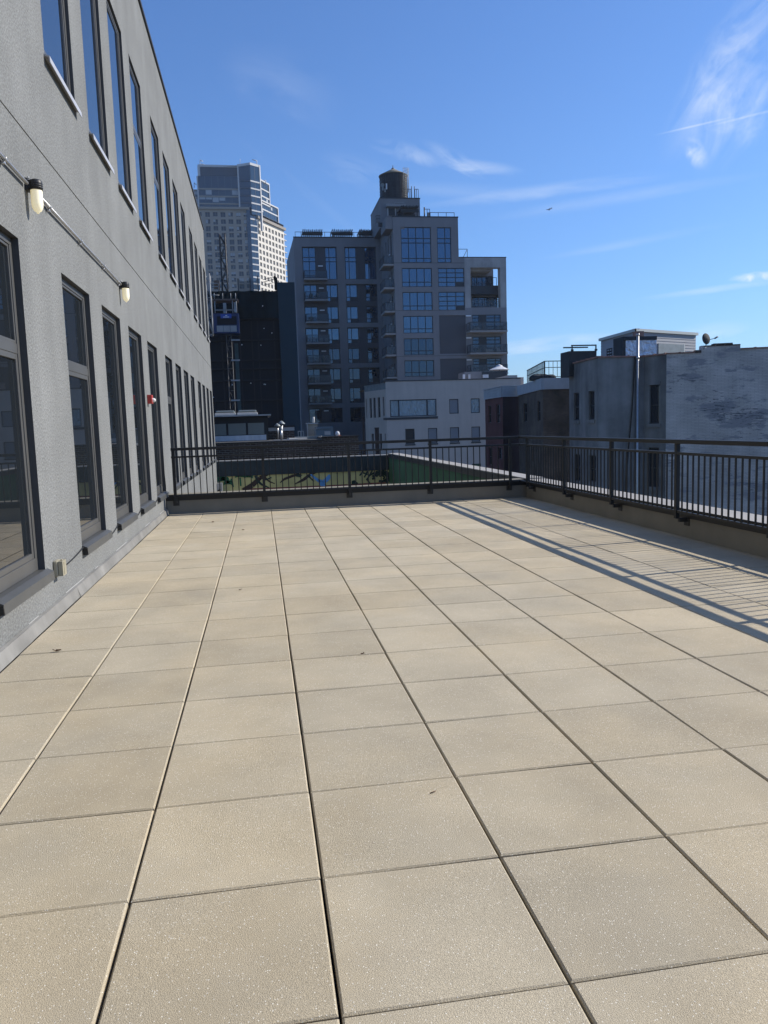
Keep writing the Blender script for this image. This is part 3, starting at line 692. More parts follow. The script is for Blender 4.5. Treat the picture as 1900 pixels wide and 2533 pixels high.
# two poles by the white building
for px0, pt, Y, r, lb in ((898.5, 1035, 45, .055, 'thin dark pole in front of the white building corner'), (932, 1060, 43, .11, 'thick square brown post in front of the white building')):
    p = at(px0, pt, y=Y); b = MB(); b.box(p.x-r, p.x+r, Y-r, Y+r, -11, p.z); b.box(p.x-r-.02, p.x+r+.02, Y-r-.02, Y+r+.02, p.z+.002, p.z+.06)
    M['post'] = M.get('post') or mat('brown_post', (.035, .028, .026), .8)
    tag(b.build('pole', 'post'), lb, 'pole', 'poles behind the court')

# ================================================================== WHITE BUILDING
M['pinkw'] = mat('pinkish_white_stucco', (.44, .385, .345), .9, var=.07, scale=.4, streak=.05, spec=.2)
M['glassd'] = glassmat('dark_window_glass', (.02, .024, .03), 1.6, .05)
M['shade'] = mat('grey_window_shade', (.20, .21, .23), .8)
M['trimd'] = mat('dark_window_trim', (.028, .032, .038), .5)
def drapemat():
    m = mat('crumpled_plastic_sheet', (.30, .36, .38), .35); N = m.node_tree; P = N.nodes['Principled BSDF']
    t = N.nodes.new('ShaderNodeTexCoord'); n = N.nodes.new('ShaderNodeTexNoise'); n.inputs['Scale'].default_value = 1.6; n.inputs['Detail'].default_value = 3; n.inputs['Distortion'].default_value = 2.2
    mp = N.nodes.new('ShaderNodeMapping'); mp.inputs['Scale'].default_value = (1.6, 1, .6); mp.inputs['Rotation'].default_value = (0, .6, 0); N.links.new(t.outputs['Object'], mp.inputs[0]); N.links.new(mp.outputs[0], n.inputs['Vector'])
    b = N.nodes.new('ShaderNodeBump'); b.inputs['Distance'].default_value = .35; b.inputs['Strength'].default_value = 1; N.links.new(n.outputs['Fac'], b.inputs['Height']); N.links.new(b.outputs[0], P.inputs['Normal']); return m
M['drape'] = drapemat()
YW = 75.0
ztop = at(1000, 943, y=YW).z
xa = at(953.4, 944, y=YW).x; xb = 27.2
wb = thing('white_building', 'pinkish white stucco building with a plastic covered wide window', 'building', (xa, YW, -11))
FWh = Fr((0, YW), (1, 0), (0, 1))
wins = {'wide': rc(964.8, 988, 1080, 1030, YW), 'a1': rc(1111.7, 987, 1134.5, 1023, YW), 'a2': rc(1165, 985, 1187, 1022, YW)}
low = [rc(1003, 1060.5, 1026, 1098, YW), rc(1059, 1058.7, 1082, 1096, YW), rc(1113.5, 1056.7, 1136, 1094, YW), rc(1166.6, 1055, 1188, 1092, YW)]
bas = rc(1168, 1147, 1190, 1158, YW)
# align
zt1, zb1 = wins['a1'][3], wins['a1'][2]; wins['a2'] = (*wins['a2'][:2], zb1, zt1)
lz = (low[1][2], low[1][3]); low = [(r[0], r[1], lz[0], lz[1]) for r in low]
allh = list(wins.values())+low+[bas]
b = MB(FWh); b.wall(xa, xb, -11, ztop, allh, .18)
Fl = Fr((xa, YW), (-.30, 1), (1, .30))       # receding left face
lw = 12.0; zl = ztop-.16
b.quad((xb, 0, -11), (xb, 22, -11), (xb, 22, ztop), (xb, 0, ztop)); b.quad((xa, 0, ztop), (xb, 0, ztop), (xb, 22, ztop), (xa, 22, ztop))
b.build('wall', 'pinkw', wb)
pE = on_line(903.5, 1030, (xa, YW), (-.30, 1)); lw = math.hypot(pE.x-xa, pE.y-YW)
# left face openings by column pixels
def lu(px): p = on_line(px, 1030, (xa, YW), (-.30, 1)); return math.hypot(p.x-xa, p.y-YW)
zt2 = ztop-1.1
lh = [(lu(a), lu(c), z0, z1) for a, c, z0, z1 in ((951.5, 948, 3.05, 5.0), (941.5, 935, 2.95, 5.0), (930, 924, 2.95, 5.0), (920.5, 915, 2.95, 5.0), (908.5, 906, 3.0, 5.0))]
lh += [(lu(a), lu(c), z0, z1) for a, c, z0, z1 in ((953, 950.5, .35, 1.3), (943, 937, -.3, 1.3), (931, 926, -.3, 1.3), (923, 917, -.3, 1.3))]
lh = [(min(h[0], h[1]), max(h[0], h[1]), h[2]-.6, h[3]-.6) for h in lh]
b = MB(Fl); b.F.n = Vector((1, .3, 0)).normalized(); b.wall(0, lw, -11, ztop-.75, lh, .2); b.build('side_wall', 'pinkw', wb)
for h in lh: window(wb, Fl, h, .1, .06, (), (.5,), 'trimd', 'glassd')
b = MB(Fl); b.box(.0, lw, 0, .12, ztop-.748, ztop-.2); b.box(0, lw, -.05, .14, ztop-.198, ztop-.12)
M['lattice'] = mat('greyish_parapet_screen', (.17, .19, .20), .8, var=.2, scale=2); b.build('parapet_screen', 'lattice', wb)
b = MB(FWh); b.box(xa-.05, xb, -.06, .4, ztop+.002, ztop+.09); b.build('roof_coping', 'trimd', wb)
r = wins['wide']; f = window(wb, FWh, r, .06, .09, (.19, .80), (), 'trimd', 'drape', fd=.08, name='wide_window', mw=.14)
b = MB(FWh); b.box(r[0]-.7, r[1]+.1, -.06, .1, r[2]-.28, r[2]-.05); b.build('sill', 'trimd', f)
window(wb, FWh, wins['a1'], .08, .07, (), (), 'trimd', 'shade'); window(wb, FWh, wins['a2'], .08, .07, (), (), 'trimd', 'drape')
for k, r in enumerate(low):
    f = window(wb, FWh, r, .08, .07, (), (), 'trimd', ('black', 'shade', 'shade', 'shade')[k]); b = MB(FWh); b.box(r[0]-.05, r[1]+.05, -.05, .1, r[2]-.16, r[2]-.03); b.build('sill', 'trimd', f)
window(wb, FWh, bas, .08, .06, (.5,), (), 'trimd', 'mgreen')
b = MB(FWh); x0 = at(1257, 935, y=YW+.5).x; x1 = at(1280, 935, y=YW+.5).x
b.box(x0, x1, .5, 5, -11, at(1268, 928, y=YW+.5).z); b.box(x1+.01, x1+1.2, 2, 6, -11, at(1285, 933, y=YW+2).z); b.build('rear_block', 'pinkw', wb)
b = MB(FWh); b.box(xa+7, xb+2, -3, -.5, -11, -1.0); 

# ================================================================== ROW HOUSES ON THE RIGHT
ZH = 4.2
def z42(px, py): p = at(px, py, z=ZH); return (p.x, p.y)
M['redbrick'] = brickmat('dark_red_brick', (.115, .040, .036), (.14, .05, .045), (.10, .06, .055), var=.2)
M['brownbrick'] = brickmat('old_brown_brick', (.070, .048, .038), (.12, .085, .055), (.11, .10, .09), var=.4, msize=.013)
M['plainred'] = mat('plain_dark_wall', (.035, .022, .026), .9, var=.2, scale=.8)  # second facet of the red house, plain and darker than the first
M['greyst'] = mat('sooty_grey_stucco', (.175, .18, .182), .93, var=.38, scale=.5, streak=.28, sscale=1.1, spec=.15, bump=.2, bscale=12)
M['whitebrick'] = brickmat('flaking_white_brick', (.44, .425, .41), (.50, .48, .46), (.36, .35, .34), var=.22, msize=.008,
    blotch=[(1.1, 2.0, .84, (.27, .275, .29)), (3.2, 3.8, .915, (.14, .145, .16)), (8, 3.4, .945, (.05, .05, .055))], bumpd=.012)
M['corr'] = mat('pale_corrugated_metal', (.36, .38, .40), .6, var=.1, scale=1.5)
M['tilecap'] = mat('terracotta_coping', (.26, .15, .12), .8, var=.3, scale=3)
M['sidingm'] = mat('grey_vinyl_siding', (.29, .30, .32), .7, var=.05, scale=1)
M['foil'] = mat('crumpled_foil_wrap', (.52, .54, .60), .30, metal=.6, bump=1, bscale=3.0, var=.1)
M['foil'].node_tree.nodes['Bump'].inputs['Distance'].default_value = .16
def plane_win(parent, F, u0, u1, z0, z1, fm='trimd', gm='glassd', arch=False, sill=None, lintel=None):
    f = window(parent, F, (u0, u1, z0, z1), .09, .05, (), (.48,), fm, gm, fd=.05)
    if sill: b = MB(F); b.box(u0-.08, u1+.08, -.06, .08, z0-.16, z0-.004); b.build('sill', sill, f)
    if lintel: b = MB(F); b.box(u0-.08, u1+.08, -.035, .08, z1+.004, z1+.14); b.build('lintel', lintel, f)
    return f
def face_between(p, q):            # frame whose outside faces the viewer's side
    u = Vector((q[0]-p[0], q[1]-p[1])); return Fr(p, (u.x, u.y)), u.length
def house(name, label, poly, zt, mats, caps, wins_, cat='house', capz=.0):
    """poly: visible plan corners from left to right as seen; closed far behind"""
    o = thing(name, label, cat, (poly[0][0], poly[0][1], -11))
    for k, (p, q) in enumerate(zip(poly, poly[1:])):
        F, L = face_between(p, q)
        hs = [w_[1:5] for w_ in wins_ if w_[0] == k]
        b = MB(F); b.wall(0, L, -11, zt, hs, .14); b.build('wall', mats[k], o)
        for w_ in wins_:
            if w_[0] == k: plane_win(o, F, *w_[1:5], **(w_[5] if len(w_) > 5 else {}))
    return o
def umap(px, p, q):                # column px -> distance along the face p-q
    d = (q[0]-p[0], q[1]-p[1]); h = on_line(px, 1000, p, d); return math.hypot(h.x-p[0], h.y-p[1])
def zat(px, py, p, q):             # height where the pixel meets the face p-q
    d = (q[0]-p[0], q[1]-p[1]); h = on_line(px, py, p, d); D = FWD + RT*((px-950)/FPX) - UPV*((py-1266.5)/FPX)
    t = (h.x-CAM.x)/D.x; return CAM.z+t*D.z
def wbox(pxr, p, q):
    xm, ym = (pxr[0]+pxr[2])/2, (pxr[1]+pxr[3])/2
    return (umap(pxr[0], p, q), umap(pxr[2], p, q), zat(xm, pxr[3], p, q), zat(xm, pxr[1], p, q))
# red brick house
RA, RB, RCc = z42(1199.5, 965.8), z42(1243, 957), (21.4, 56.5)
k = 1180; s = 360/1659
def q1(x, y): return (1180+x*s, 840+y*s)
def qb(x0, y0, x1, y1): a = q1(x0, y0); c = q1(x1, y1); return (a[0], a[1], c[0], c[1])
dk = dict(fm='trimd', gm='glassd')
hr = house('red_brick_house', 'dark red brick row house with a pale corrugated cornice, farthest of the row', [RA, RB, RCc], ZH, ['redbrick', 'plainred'], None,
    [(0, *wbox(qb(128, 755, 160, 945), RA, RB), dk), (0, *wbox(qb(220, 740, 262, 945), RA, RB), dk), (0, *wbox((1207.5, 1107, 1215, 1150), RA, RB), dk), (0, *wbox((1231, 1107, 1240, 1135), RA, RB), dk)])
def cornice(o, pts, z0, z1, m, name='cornice', out=.12, cap=None, ribs=0):
    for p, q in zip(pts, pts[1:]):
        F, L = face_between(p, q); b = MB(F)
        if ribs:
            h = (z1-z0)/ribs
            for k in range(ribs): b.box(0, L, -out, 0, z0+h*k+.004, z0+h*(k+.72)); b.box(0, L, -out*.7, 0, z0+h*(k+.72)+.001, z0+h*(k+1)+.001)
        else: b.box(0, L, -out, 0, z0, z1)
        b.build(name, m, o)
        if cap: b = MB(F); b.box(-.02, L+.02, -out-.04, .1, z1+.004, z1+.07); b.build(name+'_cap', cap, o)
cornice(hr, [RA, RB, RCc], ZH-.78, ZH, 'corr', ribs=4, cap='corr')
for p, q in ((RA, RB),):
    b = MB(); b.face([(RA[0], RA[1], ZH), (RB[0], RB[1], ZH), (RCc[0], RCc[1], ZH), (24, 75, ZH)]); b.build('roof', 'roofdk', hr)
# brown brick house with roof deck
BA, BB, BC = (20.45, 56.2), z42(1342.7, 935.4), (21.2, z42(1342.7, 935.4)[1]+.05)
hb = house('brown_brick_house', 'old brown brick row house with a white fascia and a railed roof deck', [BA, BB, BC], ZH, ['brownbrick', 'brownbrick'], None,
    [(0, *wbox(qb(535, 725, 572, 935), BA, BB), dk), (0, *wbox(qb(690, 700, 722, 930), BA, BB), dk), (0, *wbox((1315.5, 1107, 1320.5, 1142), BA, BB), dict(fm='trimd', gm='beige1'))])
b = MB(); b.face([(BA[0], BA[1], ZH-.01), (BB[0], BB[1], ZH-.01), (BC[0], BC[1], ZH-.01), (24, 56, ZH-.01)]); b.build('roof', 'roofdk', hb)
cornice(hb, [BA, BB, BC], ZH-.72, ZH, 'corr', out=.1)
M['deckrail'] = mat('black_deck_rail', (.02, .02, .022), .5)
dr = thing('deck_railing', 'black barred railing round the roof deck of the brown brick house', 'railing', (BA[0], BA[1], ZH))
dpts = [(BA[0]+.2, BA[1]-1.5), (BB[0]+.25, BB[1]+.3), (BC[0]-.05, BC[1]+.3)]
for p, q in zip(dpts, dpts[1:]):
    F, L = face_between(p, q); b = MB(F); zt_ = ZH+1.12
    b.box(0, L, -.03, .03, zt_-.05, zt_); b.box(0, L, -.02, .02, ZH+.55+.12, ZH+.71); b.box(0, L, -.02, .02, ZH+.08, ZH+.12); b.build('rail', 'deckrail', dr)
    n = max(3, int(L/.28)); 
    for k in range(n+1):
        big = k % 9 == 0; b = MB(F); r_ = .035 if big else .012; u = L*k/n
        b.box(u-r_, u+r_, -.012, .012, ZH-.1 if big else ZH+.12, zt_-.052); b.build('post' if big else 'bar', 'deckrail', dr)
def lump(label, name, cat, cx, cy, z0, rx, ry, h, m, seed):
    rr = random.Random(seed); b = MB(); prof = [(1, 0), (1.05, .35), (.92, .7), (.6, .95), (0, 1)]
    nn = 12; i = len(b.v); js = [rr.uniform(.85, 1.12) for _ in range(nn)]
    for r_, hh in prof:
        for k in range(nn): t = 2*math.pi*k/nn; b.v.append(Vector((cx+rx*r_*js[k]*math.cos(t), cy+ry*r_*js[k]*math.sin(t), z0+h*hh*(.9+.2*js[(k+3) % nn]-.1))))
    for a in range(len(prof)-1):
        for k in range(nn): j = (k+1) % nn; b.f.append((i+a*nn+k, i+a*nn+j, i+(a+1)*nn+j, i+(a+1)*nn+k)); b.mi.append(0); b.sm.append(False)
    tag(b.build(name, m), label, cat)
M['tarp'] = mat('dark_furniture_cover', (.03, .035, .04), .8, var=.2, scale=3)
p = at(1335, 925, y=48.5); lump('dark covered furniture heap behind the bars of the roof deck', 'covered_furniture', 'furniture cover', p.x, 48.5, ZH, .85, .5, .42, 'tarp', 3)
p = at(1361, 925, y=47.2); lump('smaller dark covered grill at the right of the roof deck', 'covered_grill', 'furniture cover', p.x, 47.2, ZH, .4, .3, .30, 'tarp', 8)
# grey stucco house
GL, GM, GR, WL = z42(1408, 903), z42(1480, 885), z42(1578, 886), z42(1649, 877)
GR = (GR[0], GM[1]+.06)
GLx = (GL[0], GL[1]+.0)
hg = house('grey_stucco_house', 'sooty grey stucco row house with a terracotta coping and a long pipe', [GLx, GM, GR, WL], ZH, ['greyst', 'greyst', 'greyst'], None,
    [(0, *wbox(qb(1103, 605, 1165, 920), GLx, GM), dict(fm='trimd', gm='glassd', sill='greyst')), (0, *wbox(qb(1272, 585, 1340, 912), GLx, GM), dict(fm='trimd', gm='glassd', sill='greyst')),
     (0, *wbox((1420, 1123, 1435, 1190), GLx, GM), dict(fm='trimd', gm='glassd')), (0, *wbox((1457, 1126, 1474, 1192), GLx, GM), dict(fm='trimd', gm='glassd')),
     (2, *wbox((1606, 952, 1631, 1048), GR, WL), dict(fm='trimd', gm='glassd', sill='greyst', lintel='greyst')), (2, *wbox((1604, 1107, 1631, 1205), GR, WL), dict(fm='trimd', gm='glassd', sill='greyst'))])
b = MB(); b.face([(GL[0], GL[1], ZH-.01), (GM[0], GM[1], ZH-.01), (GR[0], GR[1], ZH-.01), (WL[0], WL[1], ZH-.01), (30, 36, ZH-.01), (26, 40, ZH-.01), (17, 36.5, ZH-.01)]); b.build('roof', 'roofdk', hg)
b = MB(); b.face([(GL[0], GL[1], -11), (22, GL[1]+1, -11), (22, GL[1]+1, ZH), (GL[0], GL[1], ZH)]); b.build('rear_wall', 'greyst', hg)
for p, q in ((GL, GM), (GM, GR), (GR, WL)):      # overlapping coping tiles
    F, L = face_between(p, q); n = max(2, int(L/.62))
    for k in range(n):
        b = MB(F); b.box(L*k/n, L*(k+1)/n-.01, -.07, .2, ZH+.003, ZH+.065); b.box(L*(k+1)/n-.07, L*(k+1)/n-.008, -.09, .22, ZH+.001, ZH+.085); b.build('coping_tile', 'tilecap', hg)
pp = on_line(1577, 1000, (GM[0], GM[1]-.12), (GR[0]-GM[0], GR[1]-GM[1])); ztp = zat(1577, 829, (pp.x, pp.y), (pp.x+1, pp.y+.25))
simple('vent_stack', 'tall pale vent stack pipe running up the grey stucco house', 'pipe', [('pipe', 'conduit', lambda b: b.cyl((pp.x, pp.y, -11), (pp.x, pp.y, ztp), .062, 12)), ('collar', 'conduit', lambda b: (b.cyl((pp.x, pp.y, ztp-.02), (pp.x, pp.y, ztp+.06), .08, 12), b.cyl((pp.x, pp.y, ZH-.1), (pp.x, pp.y, ZH+.02), .08, 12)))], loc=(pp.x, pp.y, -11))
pa = on_line(1571, 900, (GM[0], GM[1]-.06), (GR[0]-GM[0], GR[1]-GM[1])); pb = on_line(1551, 1120, (GM[0], GM[1]-.06), (GR[0]-GM[0], GR[1]-GM[1]))
b = MB(); b.tube([(pa.x, pa.y, ZH), (pa.x*.6+pb.x*.4, pa.y*.6+pb.y*.4-.02, 1.8), (pb.x, pb.y, -.8), (pb.x-.1, pb.y, -4)], .03, 6); tag(b.build('hanging_cable', 'cable'), 'black cable slanting down the grey stucco house beside the pipe', 'cable')
# white brick house
W4 = z42(1900, 866); dW = (W4[0]-WL[0], W4[1]-WL[1]); Wend = (WL[0]+dW[0]*3, WL[1]+dW[1]*3)
hw = thing('white_brick_house', 'flaking white painted brick house wall with a stepped chimney at the right edge', 'house', (WL[0], WL[1], -11))
F, L = face_between(WL, Wend)
def wu(px): return umap(px, WL, Wend)
def wz(px, py): return zat(px, py, WL, Wend)
u1, u2, u3 = wu(1733), wu(1829), L; zA_, zB_, zC_ = wz(1690, 874), wz(1780, 853), wz(1870, 862)
b = MB(F); b.wall(0, u1, -11, zA_, []); b.wall(u1, u2, -11, zB_, []); b.wall(u2, u3, -11, zC_, [])
for a, c, z in ((0, u1, zA_), (u1, u2, zB_), (u2, u3, zC_)): b.quad((a, 0, z), (c, 0, z), (c, .4, z), (a, .4, z)); b.quad((a, .4, z-1.2), (a, 0, z-1.2), (a, 0, z), (a, .4, z)); b.quad((c, 0, z-1.2), (c, .4, z-1.2), (c, .4, z), (c, 0, z))
b.build('wall', 'whitebrick', hw)
b = MB(F); b.box(u1-.25, u1, -.03, .3, zA_-.02, zB_-.18); b.box(wu(1763), wu(1810), -.02, .42, zB_+.003, zB_+.07); b.box(u1+.1, u2, -.01, .4, zB_-.06, zB_-.0); b.build('chimney_shoulder', 'brickdk', hw)
M['chimcap'] = mat('mossy_chimney_cap', (.13, .14, .12), .9, var=.3, scale=4)
for a, c, z in ((0, u1-.26, zA_), (u2+.01, u3, zC_)):
    n = max(2, int((c-a)/.62))
    for k in range(n):
        b = MB(F); d = (c-a)/n; b.box(a+d*k, a+d*(k+1)-.01, -.06, .3, z+.003, z+.05); b.box(a+d*(k+1)-.07, a+d*(k+1)-.008, -.08, .32, z+.001, z+.07); b.build('coping_tile', 'tilecap', hw)
# satellite dish on the chimney
ds = at(1747, 838, y=WL[1]-1.3); dd = Vector((ds.x, ds.y, ds.z))
dish = thing('satellite_dish', 'dark round satellite dish on the white brick chimney shoulder', 'satellite dish', (dd.x, dd.y, dd.z-.3))
ax = Vector((.30, -.95, .12)).normalized(); rD = .235
b = MB(); b.lathe(dd, [(0, -.05), (rD*.5, -.038), (rD*.85, -.012), (rD, .006), (rD*1.01, .0), (rD*.85, -.02), (rD*.5, -.046), (0, -.06)], 26, axis=-ax); b.build('reflector', 'tarp', dish)
side = RT0
b = MB(); b.cyl(dd+side*.16-Vector((0, 0, .04)), dd+side*.44+Vector((0, 0, .03)), .014, 8); b.cyl(dd+side*.36, dd+side*.50+Vector((0, 0, .08)), .035, 10); b.build('feed_arm', 'grey1', dish)
b = MB(); b.cyl(dd-Vector((0, 0, .2)), dd-Vector((0, 0, .36)), .022, 8); b.cyl(dd-Vector((0, 0, .36)), dd-Vector((.12, 0, .42)), .022, 8); b.build('mast', 'grey1', dish)
# roof things behind the grey stucco house
def rbox(px0, py0, px1, py1, Y): return rc(px0, py0, px1, py1, Y)
x0, x1, z0, z1 = rbox(1408, 868, 1476, 900, 34.5)
bk = thing('black_chimney', 'wide tarred black chimney with a metal frame on the grey stucco house', 'chimney', (x0, 34.5, ZH))
b = MB(); b.box(x0, x1, 34.5, 35.6, ZH-.6, z1); b.build('stack', 'tarp', bk)
b = MB(); zt_ = z1+.30
b.box(x0+.12, x1, 34.5, 34.55, zt_-.06, zt_); b.box(x0+.12, x1, 35.5, 35.55, zt_-.06, zt_)
for u in (x0+.14, x1-.05): b.box(u, u+.05, 34.5, 34.55, z1, zt_-.062); b.box(u-.03, u+.09, 34.49, 34.56, z1+.001, z1+.09)
b.build('metal_frame', 'tarp', bk)
# siding penthouse
YP = 40.0
pL, pM, pR = at(1487, 838, y=44), at(1573, 814, y=YP), at(1721, 824, y=42.5)
pz = at(1573, 814, y=YP).z
ph = thing('siding_penthouse', 'grey clapboard rooftop penthouse behind the grey stucco house', 'penthouse', (pM.x, YP, ZH))
Pm = (pM.x, YP)
for nm_, (p, q, zl_, zr_) in (('a', ((at(1487, 860, y=44).x, 44), Pm, at(1487, 838, y=44).z, pz)), ('b', (Pm, (at(1721, 850, y=42.5).x, 42.5), pz, at(1721, 824, y=42.5).z))):
    F, L = face_between(p, q); b = MB(F); z = ZH-.5; hh = .17
    top = min(zl_, zr_)
    while z < max(zl_, zr_)-.01:
        z2 = z+hh
        # clip the board ends under the sloping eave
        def uat(zz):
            if abs(zr_-zl_) < 1e-4: return (0, L)
            t = (zz-zl_)/(zr_-zl_); t = max(0, min(1, t)); return (L*t, L) if zr_ > zl_ else (0, L*t)
        if z2 <= top: ua = uc = (0, L)
        else:
            ua = uat(z); uc = uat(min(z2, max(zl_, zr_)))
            if z < top: ua = (0, L)
        if ua[1]-ua[0] > .02:
            zz2 = min(z2, max(zl_, zr_))
            b.quad((ua[0], -.02, z), (ua[1], -.02, z), (uc[1], 0, zz2), (uc[0], 0, zz2)); b.quad((ua[0], 0, z), (ua[1], 0, z), (ua[1], -.02, z), (ua[0], -.02, z))
        z = z2
    b.build('siding', 'sidingm', ph)
    b = MB(F); pts = [(-.1, zl_), (L+.1, zr_)]
    for n0, n1 in ((-.12, .2),):
        b.quad((-.1, n0, zl_-.14), (L+.1, n0, zr_-.14), (L+.1, n0, zr_+.02), (-.1, n0, zl_+.02)); b.quad((-.1, n0, zl_+.02), (L+.1, n0, zr_+.02), (L+.1, n1, zr_+.02), (-.1, n1, zl_+.02)); b.quad((-.1, n1, zl_-.14), (L+.1, n1, zr_-.14), (L+.1, n0, zr_-.14), (-.1, n0, zl_-.14))
    M['eave'] = M.get('eave') or mat('pale_eave', (.45, .48, .46), .6)
    b.build('eave', 'eave', ph)
    if nm_ == 'a':
        u0, u1_ = umap(1502, p, q), umap(1515, p, q); window(ph, F, (u0, u1_, ZH+.0, zat(1508, 862, p, q)), -.04, .05, (.5,), (.5,), 'trimd', 'glassd'); b = MB(F); b.box(umap(1488, p, q), umap(1492, p, q), -.05, -.01, ZH-.3, ZH+.75); b.build('dark_door', 'trimd', ph)
    else:
        b = MB(F); b.box(umap(1626, p, q), umap(1688, p, q), -.06, -.025, ZH-.3, zat(1657, 851, p, q)); b.build('flat_panel', 'grey1', ph)
        b = MB(F); b.box(umap(1688.5, p, q), umap(1690.5, p, q), -.06, -.02, ZH-.3, zat(1657, 850, p, q)); b.build('corner_trim', 'eave', ph)
b = MB(); b.face([(pL.x, 44, pL.z), (pM.x, YP, pz), (pR.x, 42.5, pR.z), ((pL.x+pR.x)/2, 49, (pL.z+pR.z)/2)]); b.build('roof', 'roofdk', ph)
bx = at(1578, 818, y=39.2); bx2 = at(1593, 833, y=39.2)
simple('brick_flue', 'short orange brick flue rising in front of the clapboard penthouse', 'flue', [('flue', 'tilecap', lambda b: b.box(bx.x, bx2.x, 39.2, 39.8, ZH-.5, bx.z-.02))], loc=(bx.x, 39.2, ZH))
x0, x1, z0, z1 = rbox(1548, 832, 1624, 885, 36.5)
simple('foil_wrapped_chimney', 'broad chimney wrapped in crumpled silver foil on the grey stucco house', 'chimney', [
    ('foil_wrap', 'foil', lambda b: b.box(x0, x1, 36.5, 37.6, ZH-.5, z1-.19)), ('dark_top', 'tarp', lambda b: (b.box(x0-.14, x1, 36.45, 37.65, z1-.188, z1), b.box(x0-.16, x0-.005, 36.5, 37.6, ZH-.5, z1-.19)))], loc=(x0, 36.5, ZH))

# ================================================================== MID-RISE WITH THE WATER TANK
M['conc'] = mat('grey_render', (.195, .20, .215), .9, var=.08, scale=.25, streak=.07, sscale=.6, spec=.2)
M['concl'] = mat('bare_concrete', (.28, .285, .29), .9, var=.22, scale=.5, streak=.2, sscale=.7, spec=.2)
M['infill'] = mat('dark_grey_infill', (.082, .087, .10), .88, var=.07, scale=.3, spec=.2)
M['frd'] = mat('navy_window_frame', (.018, .024, .034), .45)
M['gl1'] = glassmat('blue_reflecting_glass', (.008, .030, .072), 2.5, .02, wob=.012, wscale=.5)
M['gl1'].node_tree.nodes['Principled BSDF'].inputs['Specular Tint'].default_value = (.50, .74, 1, 1)
M['gl2'] = glassmat('dark_reflecting_glass', (.005, .016, .032), 2.0, .03, wob=.03, wscale=.45)
M['gl2'].node_tree.nodes['Principled BSDF'].inputs['Specular Tint'].default_value = (.50, .72, 1, 1)
M['balg'] = mat('balcony_glass', (.06, .09, .12), .08, alpha=.30)
M['balc'] = mat('balcony_slab', (.26, .26, .26), .85, var=.1, scale=1)
M['lampw'] = mat('small_white_light', (.8, .82, .85), .4)
M['white2'] = mat('white_frame_paint', (.6, .62, .64), .5)
M['louv'] = mat('pergola_slat', (.03, .034, .04), .7)
Y1, Y2 = 102.0, 113.0
def c3(x, y): return (700+x/4.0233, 550+y/4.0233)
def c4(x, y): return (920+x/4.6083, 520+y/4.6083)
def c2(x, y): return (920+x/7.541, 400+y/7.541)
def X(c, x, y, Y): p = c(x, y); return at(*p, y=Y).x
def Z(c, x, y, Y): p = c(x, y); return at(*p, y=Y).z
mr = thing('midrise_apartment_building', 'grey apartment block in shade with big blue windows and stacked balconies', 'building', (20, Y1, -11))
XA = at(735, 800, y=Y2).x; XC = at(972, 560, y=Y1).x; ztL = at(830, 589, y=Y2).z; ztC = at(1050, 537.5, y=Y1).z
FL = Fr((0, Y2), (1, 0), (0, 1)); FC = Fr((0, Y1), (1, 0), (0, 1))
colA = (X(c3, 228, 1150, Y2), X(c3, 358, 1150, Y2)); colB = (X(c3, 450, 1150, Y2), X(c3, 562, 1150, Y2))
colC = (X(c3, 645, 1150, Y2), X(c3, 757, 1150, Y2)); colD = (X(c3, 838, 1150, Y2), X(c3, 948, 1150, Y2))
rowz = [(Z(c3, 500, a, Y2), Z(c3, 500, c, Y2)) for a, c in ((248, 568), (620, 787), (838, 1003), (1052, 1208), (1255, 1405), (1455, 1605), (1650, 1800), (1850, 1990))]
holesL = []
for c in (colA, colB, colC, colD):
    for (zt_, zb_) in rowz: holesL.append((c[0], c[1], zb_, zt_))
b = MB(FL); b.wall(XA, XC+.5, -11, ztL, holesL, .25); b.build('infill_wall', 'infill', mr)
# light piers and beams, 0.25 proud
b = MB(FL); P_ = -.28
pierx = [(XA, colA[0]-.05), (colB[1]+.03, colC[0]-.05), (colD[1]+.05, XC+.3)]
for a, c in pierx: b.box(a, c, P_, -.002, -11, ztL+.0)
bz = [(rowz[0][0]+.02, ztL), (rowz[1][0]+.03, rowz[0][1]-.03), (rowz[3][0]+.03, rowz[2][1]-.03), (rowz[5][0]+.03, rowz[4][1]-.03), (rowz[7][0]+.03, rowz[6][1]-.03), (-11, rowz[7][1]-.03)]
for (a, c) in bz:
    for (p, q) in ((pierx[0][1], pierx[1][0]), (pierx[1][1], pierx[2][0])): b.box(p+.002, q-.002, P_+.004, -.002, a, c-.003)
b.build('pier_grid', 'conc', mr)
b = MB(); b.face([(XA, Y2-.28, ztL), (XC, Y2-.28, ztL), (XC, Y2+16, ztL), (XA, Y2+16, ztL)]); b.face([(XA-.4, Y2+16, -11), (XA, Y2-.28, -11), (XA, Y2-.28, ztL), (XA-.4, Y2+16, ztL)]); b.build('side_wall', 'conc', mr)
def lights(F, u, z): b = MB(F); b.box(u-.35, u+.35, -.10, -.01, z-.07, z+.07); b.build('wall_light', 'lampw', mr)
def win_mr(F, r, vs, hs, g='gl1', **k): return window(mr, F, r, .12, .09, vs, hs, 'frd', g, fd=.1, gd=.05, mw=.10, **k)
